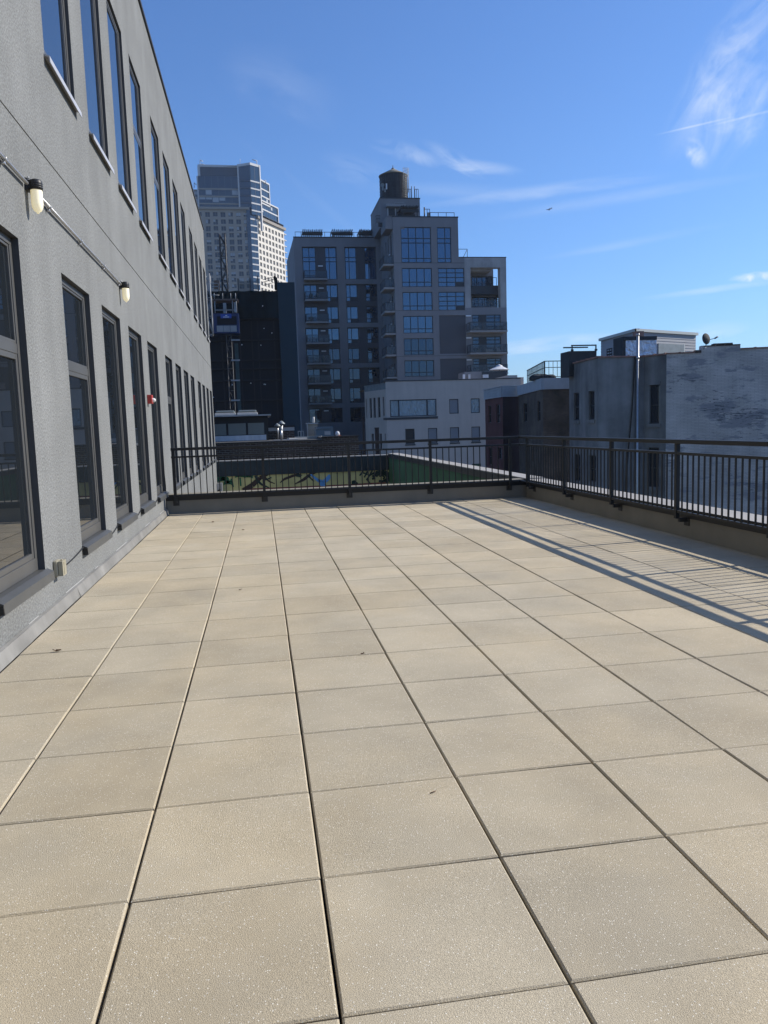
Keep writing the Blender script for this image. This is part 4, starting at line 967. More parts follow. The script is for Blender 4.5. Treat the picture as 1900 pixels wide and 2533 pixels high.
for ci, c in enumerate((colA, colB, colC, colD)):
    for ri, (zt_, zb_) in enumerate(rowz):
        r = (c[0], c[1], zb_, zt_); g = 'gl1' if ri < 4 else 'gl2'
        if ri == 0: win_mr(FL, r, (.36,) if ci else (.5,), (.56, .69), g, panels=())
        elif ci == 0: win_mr(FL, r, (.5,), (), g)
        elif ci == 3: win_mr(FL, r, (.42,), (.25, .7), 'gl2', panels=((.44, .98, .02, .3),))
        else: win_mr(FL, r, (.36,), (.25,), g, panels=((.38, .98, .02, .23),))
def balcony(parent, x0, x1, y0, y1, zs, h=1.1, front=True, left=True, right=True, n=2, items=0, seed=0):
    """slab with its underside at zs, dark frame rail and glass infill; front on the low-y side"""
    b = MB(); b.box(x0, x1, y0, y1, zs, zs+.22); s_ = b.build('balcony_slab', 'balc', parent)
    b = MB(); zt_ = zs+.22+h
    def run(p, q, n):
        F, L = face_between(p, q)
        b.F = F
        b.box(0, L, -.03, .03, zt_-.06, zt_); b.box(0, L, -.03, .03, zs+.26, zs+.32)
        for k in range(n+1): u = .03+(L-.06)*k/n; b.box(u-.03, u+.03, -.028, .028, zs+.221, zt_-.062)
    e = .05
    run((x0+e, y0+e), (x1-e, y0+e), n)
    if left: run((x0+e, y1), (x0+e, y0+e+.07), 1)
    if right: run((x1-e, y0+e+.07), (x1-e, y1), 1)
    b.build('balcony_rail', 'frd', s_)
    b = MB(); e = .05
    b.box(x0+e+.04, x1-e-.04, y0+e-.008, y0+e+.008, zs+.33, zt_-.07)
    if left: b.box(x0+e-.008, x0+e+.008, y0+e+.11, y1-.02, zs+.33, zt_-.07)
    if right: b.box(x1-e-.008, x1-e+.008, y0+e+.11, y1-.02, zs+.33, zt_-.07)
    b.build('balcony_glass', 'balg', s_)
    rr = random.Random(seed)
    for k in range(items):
        xx = x0+.3+rr.random()*(x1-x0-.8); hh = .35+.4*rr.random(); b = MB(); 
        if rr.random() < .5: b.lathe((xx, y0+.55, zs+.222), [(0, 0), (.13, 0), (.18, .3), (.25, .38), (.33, .6), (.2, hh+.3), (0, hh+.42)], 9); b.build('potted_plant', 'pdark', s_)
        else: b.box(xx, xx+.5, y0+.4, y0+.8, zs+.222, zs+.23+hh*.6); b.box(xx, xx+.5, y0+.8, y0+.87, zs+.222, zs+.3+hh); b.build('balcony_chair', 'grey1', s_)
bx0, bx1 = X(c3, 232, 1200, Y2), X(c3, 458, 1200, Y2)
for k, yb in enumerate((572, 782, 1003, 1212, 1415, 1613, 1815)):
    balcony(mr, bx0, bx1, Y2-1.7, Y2-.01, Z(c3, 330, yb-2, Y2-1.7), items=0 if k == 0 else 2, seed=k+2)
for yb in (435, 655, 875, 1080, 1282, 1480, 1680, 1877): lights(FL, X(c3, 395, 1150, Y2)+.1, Z(c3, 380, yb, Y2))
# centre block front
WW = (X(c4, 357, 1250, Y1), X(c4, 697, 1250, Y1)); WN2 = (X(c4, 762, 1035, Y1), X(c4, 1060, 1035, Y1)); WN1 = (X(c4, 745, 400, Y1), X(c4, 905, 400, Y1))
XR1 = X(c4, 985, 300, Y1); XR2 = X(c4, 1537, 1100, Y1); ztR = Z(c4, 1250, 540, Y1)
zz = lambda a: Z(c4, 620, a, Y1)
rz = [(zz(192), zz(597)), (zz(657), zz(873)), (zz(930), zz(1143)), (zz(1203), zz(1400)), (zz(1458), zz(1650)), (zz(1708), zz(1895))]
hC = [(WW[0], WW[1], c, a) for a, c in rz] + [(WN1[0], WN1[1], rz[0][1], rz[0][0])] + [(WN2[0], WN2[1], rz[1][1], rz[1][0]), (WN2[0], WN2[1], rz[2][1], rz[2][0])]
blank = [(WN2[0], WN2[1]+.1, zz(1640), zz(1200), .12, 1), (WN2[0], WN2[1]+.1, -5, zz(1697), .12, 1)]
XM = X(c4, 1068, 1250, Y1)
zB = zz(627)
b = MB(FC); b.wall(XC, XM, -11, zB, [h for h in hC if h[3] < zB+.01]+blank, .22)
b.wall(XC, XR1, zB, ztC, [h for h in hC if h[3] > zB+.01], .22); b.wall(XR1, XM, zB, ztR, [])
b.quad((XR1, 0, ztR-1), (XR1, 11, ztR-1), (XR1, 11, ztC), (XR1, 0, ztC)); b.quad((XC, 0, ztC), (XR1, 0, ztC), (XR1, 16, ztC), (XC, 16, ztC))
b.build('front_wall', 'conc', mr)
b = MB(FC); b.box(WN2[0], WN2[1]+.1, .115, .14, zz(1640), zz(1200)); b.box(WN2[0], WN2[1]+.1, .115, .14, -5, zz(1697)); b.build('blank_panel', 'infill', mr)
b = MB(FC)
for z in (zz(600), zz(1143)+.02, zz(1662)): b.box(XC, XM, -.012, -.001, z-.03, z+.03)
M['jointm'] = mat('shadow_joint', (.09, .09, .09), .9); b.build('band_joint', 'jointm', mr)
for k, (zt_, zb_) in enumerate(rz):
    g = 'gl1' if k < 4 else 'gl2'
    if k == 0: win_mr(FC, (WW[0], WW[1], zb_, zt_), (.25, .5, .75), (.125, .56, .69), g); win_mr(FC, (WN1[0], WN1[1], zb_, zt_), (.57,), (.125, .56, .69), g)
    else: win_mr(FC, (WW[0], WW[1], zb_, zt_), (.25, .5, .75), (.26,), g)
    if k in (1, 2): win_mr(FC, (WN2[0], WN2[1], zb_, zt_), (.333, .667), (.25, .5, .75), g, panels=((.68, .98, .02, .24),))
# the left side of the block, running back to the rear wing
FS = Fr((XC, Y2-.3), (0, -1), (1, 0)); LS = Y2-.3-Y1
b = MB(FS)
hs_ = []
rowsS = []
for k, (zt_, zb_) in enumerate(rz):
    zt2_ = zt_ if k else zt_; zb2_ = zb_+.3
    for (a, c) in ((8.2, 9.3), (6.2, 7.0), (4.3, 5.1), (1.6, 2.2)): hs_.append((a, c, zb2_+ (1.2 if a < 3 else 0), zt2_-(.2 if k else .6)))
b.wall(0, LS, -11, ztC, hs_, .22); b.build('side_wall', 'conc', mr)
for h in hs_: win_mr(FS, h, (), (.3,), 'gl2')
for k, yb in enumerate((630, 897, 1165, 1420, 1665, 1920)):
    balcony(mr, XC-1.42, XC-.01, Y1+.05, Y1+3.6, Z(c4, 180, yb, Y1), right=False, n=1)
    lights(FS, 7.6, Z(c4, 210, yb-120, Y1+3))
# right hand frame with the open corner
zO1, zO0 = Z(c4, 1290, 652, Y1), Z(c4, 1290, 1110, Y1)
xo0, xo1 = X(c4, 1128, 880, Y1), X(c4, 1465, 880, Y1)
b = MB(FC); D_ = 1.1
b.box(XM+.001, XR2, 0, D_, zO1, ztR); b.box(XM+.001, xo0, 0, D_, zO0, zO1-.001); b.box(xo1, XR2, 0, D_, zO0, zO1-.001)
b.build('corner_frame', 'concl', mr)
b = MB(FC); b.box(xo0+.3, XR2-.8, 5.9, 7.0, zO1-.4, ztR-.05); b.box(xo0+.4, X(c4, 1385, 700, Y1), D_+.01, 5.88, zO1-.3, zO1+.2); b.build('rear_beam', 'concl', mr)
low_h = [(X(c4, 1145, 1300, Y1), X(c4, 1470, 1300, Y1), Z(c4, 1300, b_, Y1), Z(c4, 1300, a_, Y1)) for a_, b_ in ((1190, 1372), (1440, 1625), (1690, 1830))]
b = MB(FC); b.wall(XM+.001, XR2, -11, zO0-.001, low_h, .3); b.quad((XR2, 0, -11), (XR2, 14, -11), (XR2, 14, zO0), (XR2, 0, zO0)); b.quad((XM, 0, zO0), (XR2, 0, zO0), (XR2, 14, zO0), (XM, 14, zO0))
b.build('balcony_wall', 'conc', mr)
for k, r in enumerate(low_h): win_mr(FC, r, (.235, .49, .8), (.28, .55, .8), 'gl2', panels=((.24, .485, .02, .98),)); lights(FC, XM+.4, r[3]-.15)
for k, yb in enumerate((1388, 1640, 1870)):
    balcony(mr, X(c4, 1075, 1330, Y1), X(c4, 1500, 1330, Y1), Y1-1.8, Y1-.01, Z(c4, 1290, yb, Y1-1.8), n=3, items=5 if k < 2 else 2, seed=20+k)
# set back flat inside the open corner
yb_ = 3.2
def XS(x, y=800): return X(c4, x, y, Y1+yb_)
def ZS(y, x=1280): return Z(c4, x, y, Y1+yb_)
b = MB(Fr((0, Y1+yb_), (1, 0), (0, 1)))
h1 = (XS(1140), XS(1378), ZS(875), ZS(752)); h2 = (XS(1140), XS(1425), ZS(1100), ZS(985))
b.wall(XM-.5, XS(1385), ZS(930), ZS(655), [h1], .2); b.wall(XM-.5, XS(1430), zO0-.3, ZS(931), [h2], .2)
b.quad((XS(1385), 0, ZS(930)), (XS(1385), 8, ZS(930)), (XS(1385), 8, ZS(655)), (XS(1385), 0, ZS(655)))
b.build('recessed_wall', 'conc', mr)
FR = Fr((0, Y1+yb_), (1, 0), (0, 1))
win_mr(FR, h1, (.25, .5, .75), (.3,), 'gl2'); win_mr(FR, h2, (.25, .5, .75), (.3,), 'gl2')
b = MB(FR); b.box(XM+.2, XS(1415), -1.6, -.01, ZS(978), ZS(882)); b.box(XS(1415)+.002, XS(1440), -.9, 1.5, ZS(1000), ZS(920)); b.build('dark_canopy', 'frd', mr)
def rails(parent, p, q, z0, h, n, name='roof_rail', m='frd', r=.03, mid=0):
    F, L = face_between(p, q); b = MB(F); b.box(0, L, -r, r, z0+h-.06, z0+h)
    for k in range(mid): b.box(0, L, -r*.6, r*.6, z0+h*(k+1)/(mid+1)-.02, z0+h*(k+1)/(mid+1)+.02)
    for k in range(n+1): u = r+(L-2*r)*k/n; b.box(u-r, u+r, -r*.9, r*.9, z0, z0+h-.062)
    return b.build(name, m, parent)
rails(mr, (XM+.2, Y1+.4), (xo1-.1, Y1+.4), zO0+.02, 1.15, 4, 'balcony_rail')
b = MB(FC); b.box(XM+.2, xo1-.1, .395, .405, zO0+.1, zO0+1.05); b.build('balcony_glass', 'balg', mr)
rails(mr, (XM+.2, Y1+yb_-1.5), (XS(1385), Y1+yb_-1.5), ZS(882)+.01, 1.1, 3, 'balcony_rail')
# roof edges
b = MB(); b.box(XA-.05, XC-.1, Y2-.34, Y2-.1, ztL+.002, ztL+.12); b.box(XC-.05, XR1+.05, Y1-.05, Y1+.2, ztC+.002, ztC+.14); b.box(XR1+.06, XR2+.04, Y1-.04, Y1+.2, ztR+.002, ztR+.1); b.build('roof_edge', 'frd', mr)
rails(mr, (X(c3, 120, 140, Y2+.6), Y2+.6), (XC-.3, Y2+.6), ztL+.01, 1.0, 14)
rails(mr, (X(c2, 1085, 1000, Y1+.5), Y1+.5), (X(c2, 1540, 1000, Y1+.5), Y1+.5), ztC+.05, .75, 3)
rails(mr, (XR1+.1, Y1+.6), (X(c4, 1090, 500, Y1+.6), Y1+.6), ztR+.02, 1.25, 1); 
b = MB(); q0, q1_ = X(c4, 1035, 540, Y1+.6), X(c4, 1088, 490, Y1+.6)
b.cyl((q0, Y1+.65, ztR), (q1_, Y1+.65, ztR+1.2), .035, 6); b.build('roof_ladder', 'frd', mr)
# head house under the tank
YT = 106.0
hx0, hx1 = X(c2, 158, 850, YT), X(c2, 897, 850, YT); hz1 = Z(c2, 600, 688, YT)
b = MB(); b.box(hx0, hx1, YT, YT+9, ztC-.2, hz1); b.build('head_house', 'conc', mr)
b = MB(); b.box(hx0-.05, hx1+.06, YT-.06, YT+9, hz1+.002, hz1+.12); b.build('head_house_edge', 'frd', mr)
# left flank of the head house stands over the rear wing
b = MB(); b.box(hx0-.02, hx0+2.5, YT-3.9, YT-.01, ztC-1.5, ztC+.0-.02); b.build('flank_wall', 'conc', mr)
z = lambda y: Z(c2, 400, y, YT)
b = MB(); b.box(X(c2, 290, 900, YT), X(c2, 440, 900, YT), YT-.1, YT-.005, z(1010), z(822)); b.build('door_frame', 'white2', mr)
b = MB(); b.box(X(c2, 303, 900, YT), X(c2, 428, 900, YT), YT-.14, YT-.105, z(1008), z(866)); b.build('door', 'frd', mr)
b = MB(); b.box(X(c2, 278, 830, YT-.8), X(c2, 640, 830, YT-.8), YT-.8, YT-.11, z(862), z(815)); b.build('awning', 'balc', mr)
b = MB()
fx0, fx1 = X(c2, 420, 780, YT-.3), X(c2, 605, 780, YT-.3)
b.box(fx0, fx1, YT-.33, YT-.27, z(772), z(762)); b.box(fx0, fx0+.05, YT-.33, YT-.27, z(814), z(773)); b.box(fx1-.05, fx1, YT-.33, YT-.27, z(814), z(773)); b.build('sign_frame', 'grey1', mr)
rails(mr, (X(c2, 665, 600, YT+.5), YT+.5), (X(c2, 730, 600, YT+.5), YT+.5), hz1+.1, 1.35, 2); rails(mr, (X(c2, 800, 600, YT+.5), YT+.5), (X(c2, 870, 600, YT+.5), YT+.5), hz1+.1, 1.35, 2)
for px in (742, 796): b = MB(); b.cyl((X(c2, px, 600, YT+.5), YT+.5, hz1+.1), (X(c2, px, 600, YT+.5), YT+.5, hz1+1.8), .05, 8); b.build('ladder_post', 'frd', mr)
rails(mr, (hx1+.05, YT-2.5), (X(c2, 1082, 930, YT-2.5), YT-2.5), ztC+.05, 1.45, 2)
b = MB(); b.box(X(c2, 1030, 980, YT-2.3), X(c2, 1085, 980, YT-2.3), YT-2.3, YT-2.2, ztC, ztC+1.1); b.build('roof_screen', 'balc', mr)
px_ = X(c2, 980, 930, YT-2); b = MB(); b.cyl((px_, YT-2, ztC), (px_, YT-2, Z(c2, 980, 850, YT-2)), .09, 8); b.build('flue', 'frd', mr)
# hanging basket ladder cage on the left edge
cx0, cx1 = X(c2, 70, 1080, YT-1), X(c2, 148, 1080, YT-1)
za, zb = Z(c2, 100, 1015, YT-1), Z(c2, 100, 1140, YT-1)
b = MB()
for zq in (za, (za+zb)/2, zb): b.box(cx0, cx1, YT-1.4, YT-1.35, zq-.03, zq+.03); b.box(cx0, cx0+.05, YT-1.34, YT-.4, zq-.03, zq+.03)
for k in range(5): u = cx0+(cx1-cx0-.06)*k/4; b.box(u, u+.05, YT-1.46, YT-1.405, zb, za)
b.build('ladder_cage', 'frd', mr)
b = MB(); b.box(cx0+.3, cx1+.3, YT-1.3, YT-1.0, Z(c2, 100, 1215, YT-1), zb-.04); b.build('cage_bracket', 'frd', mr)
# pergolas
def pergola(x0, x1, y0, zb_, zt_, label, inside=True):
    o = thing('rooftop_pergola', label, 'pergola', (x0, y0, zb_), 'dark rooftop pergolas')
    b = MB()
    for xx in (x0, x1-.12):
        for yy in (y0, y0+2.6): b.box(xx, xx+.12, yy, yy+.12, zb_, zt_-.5)
    b.build('posts', 'louv', o)
    n = 11; w_ = x1-x0
    for k in range(n):
        xx = x0-.1+(w_+.2-.1)*k/(n-1); t = 2*k/(n-1)-1; dz = .16*t*t
        b = MB(); b.box(xx, xx+.1, y0-.3, y0+3.2, zt_-.30+dz, zt_+.0+dz*.4+(.06 if k % 2 else 0)); b.build('slat', 'louv', o)
    b = MB(); b.box(x0-.15, x1+.15, y0-.02, y0+.08, zt_-.75, zt_-.31); b.box(x0-.15, x1+.15, y0+2.5, y0+2.6, zt_-.75, zt_-.31); b.build('beam', 'louv', o)
    b = MB(); b.box(x0+.2, x1-.2, y0+2.75, y0+2.8, zt_-1.9, zt_-.76); b.build('screen', 'louv', o)
for k, (a, c, lb) in enumerate(((205, 385, 'dark slatted pergola at the left end of the apartment roof'), (497, 686, 'dark slatted pergola in the middle of the lower apartment roof'), (770, 925, 'dark slatted pergola beside the taller block of the apartment roof'))):
    pergola(X(c3, a, 120, Y2+1.2), X(c3, c, 120, Y2+1.2), Y2+1.2, ztL+.02, Z(c3, a, 76, Y2+1.2), lb)
pergola(X(c2, 560, 900, YT-2.9), X(c2, 850, 900, YT-2.9), YT-3.0, ztC+.05, Z(c2, 700, 838, YT-2.9), 'dark slatted pergola in front of the head house below the water tank')
# water tank
cxT = (X(c2, 143, 400, YT+2.6)+X(c2, 657, 400, YT+2.6))/2; rT = (X(c2, 657, 400, YT+2.6)-X(c2, 143, 400, YT+2.6))/2; cyT = YT+2.6
zb_, zt_ = hz1+.13, Z(c2, 400, 185, YT+.6)
M['tankw'] = mat('weathered_tank_cedar', (.036, .039, .046), .85, var=.25, scale=1.2, streak=.35, sscale=3.5)
M['tankr'] = mat('yellowish_tank_roof', (.22, .20, .15), .8, var=.15, scale=2)
M['galv'] = mat('pale_ladder_steel', (.30, .30, .28), .5)
wt = thing('water_tank', 'round dark wooden water tank with a low yellowish cone roof', 'water tank', (cxT, cyT, zb_))
b = MB(); ns = 40; i0 = 0
for k in range(ns):
    a0, a1 = 2*math.pi*k/ns, 2*math.pi*(k+.93)/ns
    p = [Vector((cxT+rT*.985*math.cos(a), cyT+rT*.985*math.sin(a), 0)) for a in (a0, a1)]; p2 = [Vector((cxT+rT*.97*math.cos(a), cyT+rT*.97*math.sin(a), 0)) for a in (a1, 2*math.pi*(k+1)/ns)]
    for s0, s1 in (p, p2): b.face([(s0.x, s0.y, zb_), (s1.x, s1.y, zb_), (s1.x, s1.y, zt_), (s0.x, s0.y, zt_)])
b.build('tank_wall', 'tankw', wt)
b = MB(); b.lathe((cxT, cyT, 0), [(rT*.96, zt_-.05), (rT*1.04, zt_-.03), (rT*1.04, zt_+.03), (rT*.12, zt_+.95), (rT*.1, zt_+.97)], 32); b.build('cone_roof', 'tankr', wt)
b = MB(); b.lathe((cxT, cyT, 0), [(rT*.11, zt_+.93), (rT*.11, zt_+1.08), (.05, zt_+1.15), (.05, zt_+1.45), (0, zt_+1.5)], 12); b.build('finial', 'frd', wt)
for zq in [zb_+.15+(zt_-zb_-.3)*(k/8)**1.25 for k in range(9)]:
    b = MB(); b.lathe((cxT, cyT, 0), [(rT*.99, zq-.02), (rT*1.003, zq-.02), (rT*1.003, zq+.02), (rT*.99, zq+.02)], 40); b.build('hoop', 'louv', wt)
la = math.radians(-50); lx, ly = cxT+rT*1.06*math.cos(la), cyT+rT*1.06*math.sin(la); tx_, ty_ = -math.sin(la), math.cos(la)
b = MB()
for sgn in (-1, 1): b.cyl((lx+tx_*.28*sgn, ly+ty_*.28*sgn, zb_), (lx+tx_*.28*sgn, ly+ty_*.28*sgn, zt_+.7), .03, 6)
for k in range(14): zq = zb_+.2+k*(zt_-zb_)/14; b.cyl((lx-tx_*.28, ly-ty_*.28, zq), (lx+tx_*.28, ly+ty_*.28, zq), .02, 6)
b.build('ladder', 'galv', wt)
b = MB(); ox, oy = math.cos(la), math.sin(la)
for k in range(9):
    zq = zb_+1.0+k*(zt_+.5-zb_-1.0)/8; pts = [Vector((lx+ox*.62*math.sin(t)+tx_*.36*math.cos(t), ly+oy*.62*math.sin(t)+ty_*.36*math.cos(t), zq)) for t in [math.pi*j/8 for j in range(9)]]
    b.tube(pts, .022, 5)
for t in (.5, 1.1, 1.57, 2.04, 2.64): p = Vector((lx+ox*.62*math.sin(t)+tx_*.36*math.cos(t), ly+oy*.62*math.sin(t)+ty_*.36*math.cos(t), 0)); b.cyl((p.x, p.y, zb_+1), (p.x, p.y, zt_+.5), .018, 5)
b.build('ladder_cage', 'galv', wt)
for k, (x, y, h, lb) in enumerate(((272, 462, .75, 'tall white panel antenna on the front of the water tank'), (205, 505, .4, 'short grey panel antenna low on the left of the water tank'), (245, 535, .45, 'grey panel antenna hanging under the white one on the water tank'))):
    p = at(*c2(x, y), y=cyT-rT-.1+.25*(k == 1)); b = MB(); b.box(p.x-.09, p.x+.09, p.y-.12, p.y, p.z-h/2, p.z+h/2); tag(b.build('panel_antenna', 'white2' if k == 0 else 'grey1'), lb, 'antenna', 'antennas on the water tank')
p = at(*c2(198, 437), y=cyT-rT+.15); b = MB(); b.lathe(p, [(0, -.05), (.2, -.02), (.27, .05), (.2, 0), (0, -.03)], 16, axis=(-.3, -1, 0)); tag(b.build('dish_antenna', 'grey1'), 'small round dish antenna on the left front of the water tank', 'antenna')
# patio umbrella and rooftop boxes over the white building
p = at(1235, 908, y=90); b = MB(); b.lathe((p.x, 90, 0), [(1.3, p.z-.35), (.5, p.z+.05), (.4, p.z+.02), (.42, p.z+.16), (0, p.z+.34)], 8); um = thing('patio_umbrella', 'pale patio umbrella on the terrace in front of the apartment block', 'umbrella', (p.x, 90, p.z-2.5)); b.build('canopy', 'white', um)
b = MB(); b.cyl((p.x, 90, p.z-2.4), (p.x, 90, p.z+.3), .04, 8); b.build('pole', 'frd', um)
x0, x1, z0, z1 = rc(1150, 921, 1254, 936, 88); z0 -= 3
tb = thing('terrace_bulkhead', 'dark low terrace block between the white building and the apartment block', 'roof block', (x0, 88, z0))
b = MB(); b.box(at(1193, 925, y=88).x, x1, 88, 91, z0, z1+.05); b.build('dark_wall', 'frd', tb); b = MB(); b.box(x0, at(1193, 925, y=88).x-.01, 88.1, 91, z0, z1+.1); b.build('grey_wall', 'conc', tb)
x0, x1, z0, z1 = rc(1194.5, 926.5, 1208, 934.5, 87.8); b = MB(); b.box(x0, x1, 87.7, 87.99, z0, z1); b.build('white_box', 'white', tb)
for px in (1148, 1161.5): q = at(px, 930, y=87.8); b = MB(); b.box(q.x-.12, q.x+.12, 87.8, 88.05, q.z-.5, q.z+.2); b.build('white_post', 'white', tb)

# ================================================================== BUILDING UNDER CONSTRUCTION
YK = 80.0
def netmat(name, col, a, var=.35):
    m = mat(name, col, .95, var=var, scale=.5, streak=.25, sscale=.8, spec=.1); 
    if a < 1: m.node_tree.nodes['Principled BSDF'].inputs['Alpha'].default_value = a
    return m
M['net'] = netmat('black_green_debris_net', (.006, .012, .015), 1); M['net2'] = netmat('thin_debris_net', (.03, .05, .055), .45)
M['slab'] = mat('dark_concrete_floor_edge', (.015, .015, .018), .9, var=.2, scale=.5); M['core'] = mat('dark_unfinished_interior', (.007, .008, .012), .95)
M['teal'] = mat('dark_teal_sheathing', (.008, .028, .042), .85, var=.12, scale=.25)
M['steel'] = mat('scaffold_steel', (.24, .25, .26), .5, var=.2, scale=2); M['steeld'] = mat('dark_mast_steel', (.04, .04, .045), .6); M['steelm'] = mat('dull_mast_steel', (.045, .047, .05), .6)
M['bluec'] = mat('blue_hoist_paint', (.006, .020, .085), .5, var=.12, scale=1); M['plan'] = mat('timber_deck', (.13, .095, .08), .9)
def c5(x, y): return (500+x/5.0279, 660+y/5.0279)
def XK(x, y, Y=YK): return X(c5, x, y, Y)
def ZK(x, y, Y=YK): return Z(c5, x, y, Y)
kb = thing('construction_building', 'unfinished building wrapped in dark netting, with a plain teal sheathed end', 'building', (0, YK, -11))
kx0, kx1, kx2 = XK(-250, 800), XK(945, 400), at(748, 1060, y=YK).x
kx1, kx2 = at(693, 850, y=YK).x, at(735, 850, y=YK).x
kz = ZK(500, 292)
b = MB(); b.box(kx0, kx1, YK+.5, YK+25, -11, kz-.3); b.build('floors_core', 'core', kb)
b = MB(); b.box(kx1+.01, kx2, YK, YK+25, -11, ZK(1040, 192)); b.build('sheathed_end', 'teal', kb)
for k, yy in enumerate((430, 650, 905, 1155, 1260, 1405, 1655)):
    b = MB(); z_ = ZK(700, yy); b.box(kx0, kx1-.02, YK+.25, YK+.48, z_-.07, z_+.07); b.build('floor_slab', 'slab', kb)
rr = random.Random(11)
for x in (240, 470, 620, 700, 900): b = MB(); xx = XK(x, 900); b.box(xx-.06, xx+.06, YK+.18, YK+.24, -11, kz); b.build('upright', 'slab', kb)
# netting in panels that sag a little
for k in range(7):
    xa_, xb_ = kx0+(kx1-kx0)*k/7, kx0+(kx1-kx0)*(k+1)/7; b = MB(); n, mz = 6, 10
    i = len(b.v); P = []
    for a in range(n+1):
        for c in range(mz+1):
            u, v = a/n, c/mz; b.v.append(Vector((xa_+(xb_-xa_)*u, YK+.1-.22*math.sin(math.pi*u)*(.6+.4*rr.random()), ZK(500, 640)+(kz-ZK(500, 640))*v-(.12*math.sin(math.pi*u) if c == mz else 0))))
    for a in range(n):
        for c in range(mz): p = a*(mz+1)+c; b.f.append((p, p+mz+1, p+mz+2, p+1)); b.mi.append(0); b.sm.append(True)
    b.build('debris_net', 'net', kb)
# roof net on posts
posts_ = [XK(445, 150, YK+1), XK(595, 150, YK+1), XK(692, 120, YK+1)]
for xx, tp in zip(posts_, (145, 140, 112)): b = MB(); b.box(xx-.06, xx+.06, YK+.9, YK+1.05, kz-.3, Z(c5, 600, tp, YK+1)); b.build('net_post', 'steeld', kb)
for (xa_, xb_) in zip(posts_, posts_[1:]):
    b = MB(); n = 8; top = [Vector((xa_+(xb_-xa_)*k/n, YK+1.0, Z(c5, 600, 145, YK+1)-.28*math.sin(math.pi*k/n))) for k in range(n+1)]
    for k in range(n): b.face([(top[k].x, YK+1.0, kz-.3), (top[k+1].x, YK+1.0, kz-.3), top[k+1], top[k]])
    b.build('roof_net', 'net2', kb)
b = MB(); pts = [at(*c5(x, y), y=YK+1.2) for x, y in ((905, 285), (898, 180), (885, 125), (905, 108), (935, 140), (940, 290))]
i = len(b.v); b.face(pts); b.face([p+Vector((0, .3, 0)) for p in pts][::-1])
for k in range(len(pts)): j = (k+1) % len(pts); b.face([pts[k], pts[k]+Vector((0, .3, 0)), pts[j]+Vector((0, .3, 0)), pts[j]])
b.build('bunched_net', 'net', kb)
b = MB()
for y0 in (160, 190, 230): b.cyl(at(*c5(760, y0), y=YK+1.1), at(*c5(890, y0-35), y=YK+1.1), .03, 5)
b.build('guy_cables', 'steeld', kb)
for x, y in ((753, 486), (770, 766), (868, 822), (731, 974), (495, 969), (607, 1447), (772, 1460), (787, 1462), (375, 1467), (143, 1622)):
    p = at(*c5(x, y), y=YK-.3); b = MB(); b.lathe(p, [(0, -.06), (.06, 0), (0, .06)], 8); tag(b.build('work_light', 'lampsw' if False else 'lampw'), 'small white work lamp hanging in the dark netted building', 'lamp', 'work lamps in the netted building')
# hoist cabin on its mast
YH = 77.5
hx = lambda x, y: X(c5, x, y, YH)
hz = lambda x, y: Z(c5, x, y, YH)
ho = thing('construction_hoist', 'blue construction hoist cabin with three pale panels on a lattice mast', 'hoist', (hx(300, 700), YH, -11))
x0, x1, z0, z1 = hx(140, 700), hx(460, 700), hz(300, 825), hz(300, 578)
b = MB(); b.box(x0, x1, YH, YH+1.6, z0, z1); b.build('cabin', 'bluec', ho)
b = MB(); b.box(hx(185, 660), hx(430, 660), YH-.04, YH-.003, hz(300, 720), hz(300, 615)); b.build('mesh_window', 'core', ho)
for a, c in ((183, 262), (267, 347), (352, 430)): b = MB(); b.box(hx(a, 770), hx(c, 770), YH-.05, YH-.003, hz(300, 808), hz(300, 732)); b.build('pale_panel', 'balc', ho)
b = MB(); b.box(hx(230, 610), hx(365, 610), YH-.09, YH-.045, hz(300, 640), hz(300, 588)); b.build('name_board', mat('bright_blue_board', (.012, .05, .28), .4), ho)
b = MB(); b.box(hx(262, 628), hx(338, 628), YH-.105, YH-.092, hz(300, 630), hz(300, 622)); b.box(hx(288, 606), hx(312, 606), YH-.105, YH-.092, hz(300, 612), hz(300, 602)); b.build('board_lettering', 'white2', ho)
b = MB(); b.box(hx(120, 410), hx(445, 410), YH-.2, YH+1.6, hz(300, 420), hz(300, 402)); b.build('deck', 'plan', ho)
b = MB()
for x in (150, 255, 355, 415): b.cyl((hx(x, 340), YH-.1, hz(x, 402)), (hx(x, 340), YH-.1, hz(x, 330)), .035, 6)
for x in (160, 380, 425): b.cyl((hx(x, 500), YH-.05, hz(x, 577)), (hx(x, 500), YH-.05, hz(x, 421)), .06, 6)
b.box(hx(160, 538), hx(430, 538), YH-.1, YH-.03, hz(300, 543), hz(300, 533)); b.box(hx(398, 500), hx(430, 500), YH-.15, YH+.1, hz(300, 570), hz(300, 445))
b.cyl((hx(130, 352), YH-.1, hz(130, 352)), (hx(215, 355), YH-.1, hz(215, 355)), .04, 6); b.build('guard_rail', 'steel', ho)
b = MB(); b.box(hx(262, 500), hx(300, 500), YH-.1, YH+.5, hz(280, 577), hz(280, 450)); b.build('motor', 'steel', ho)
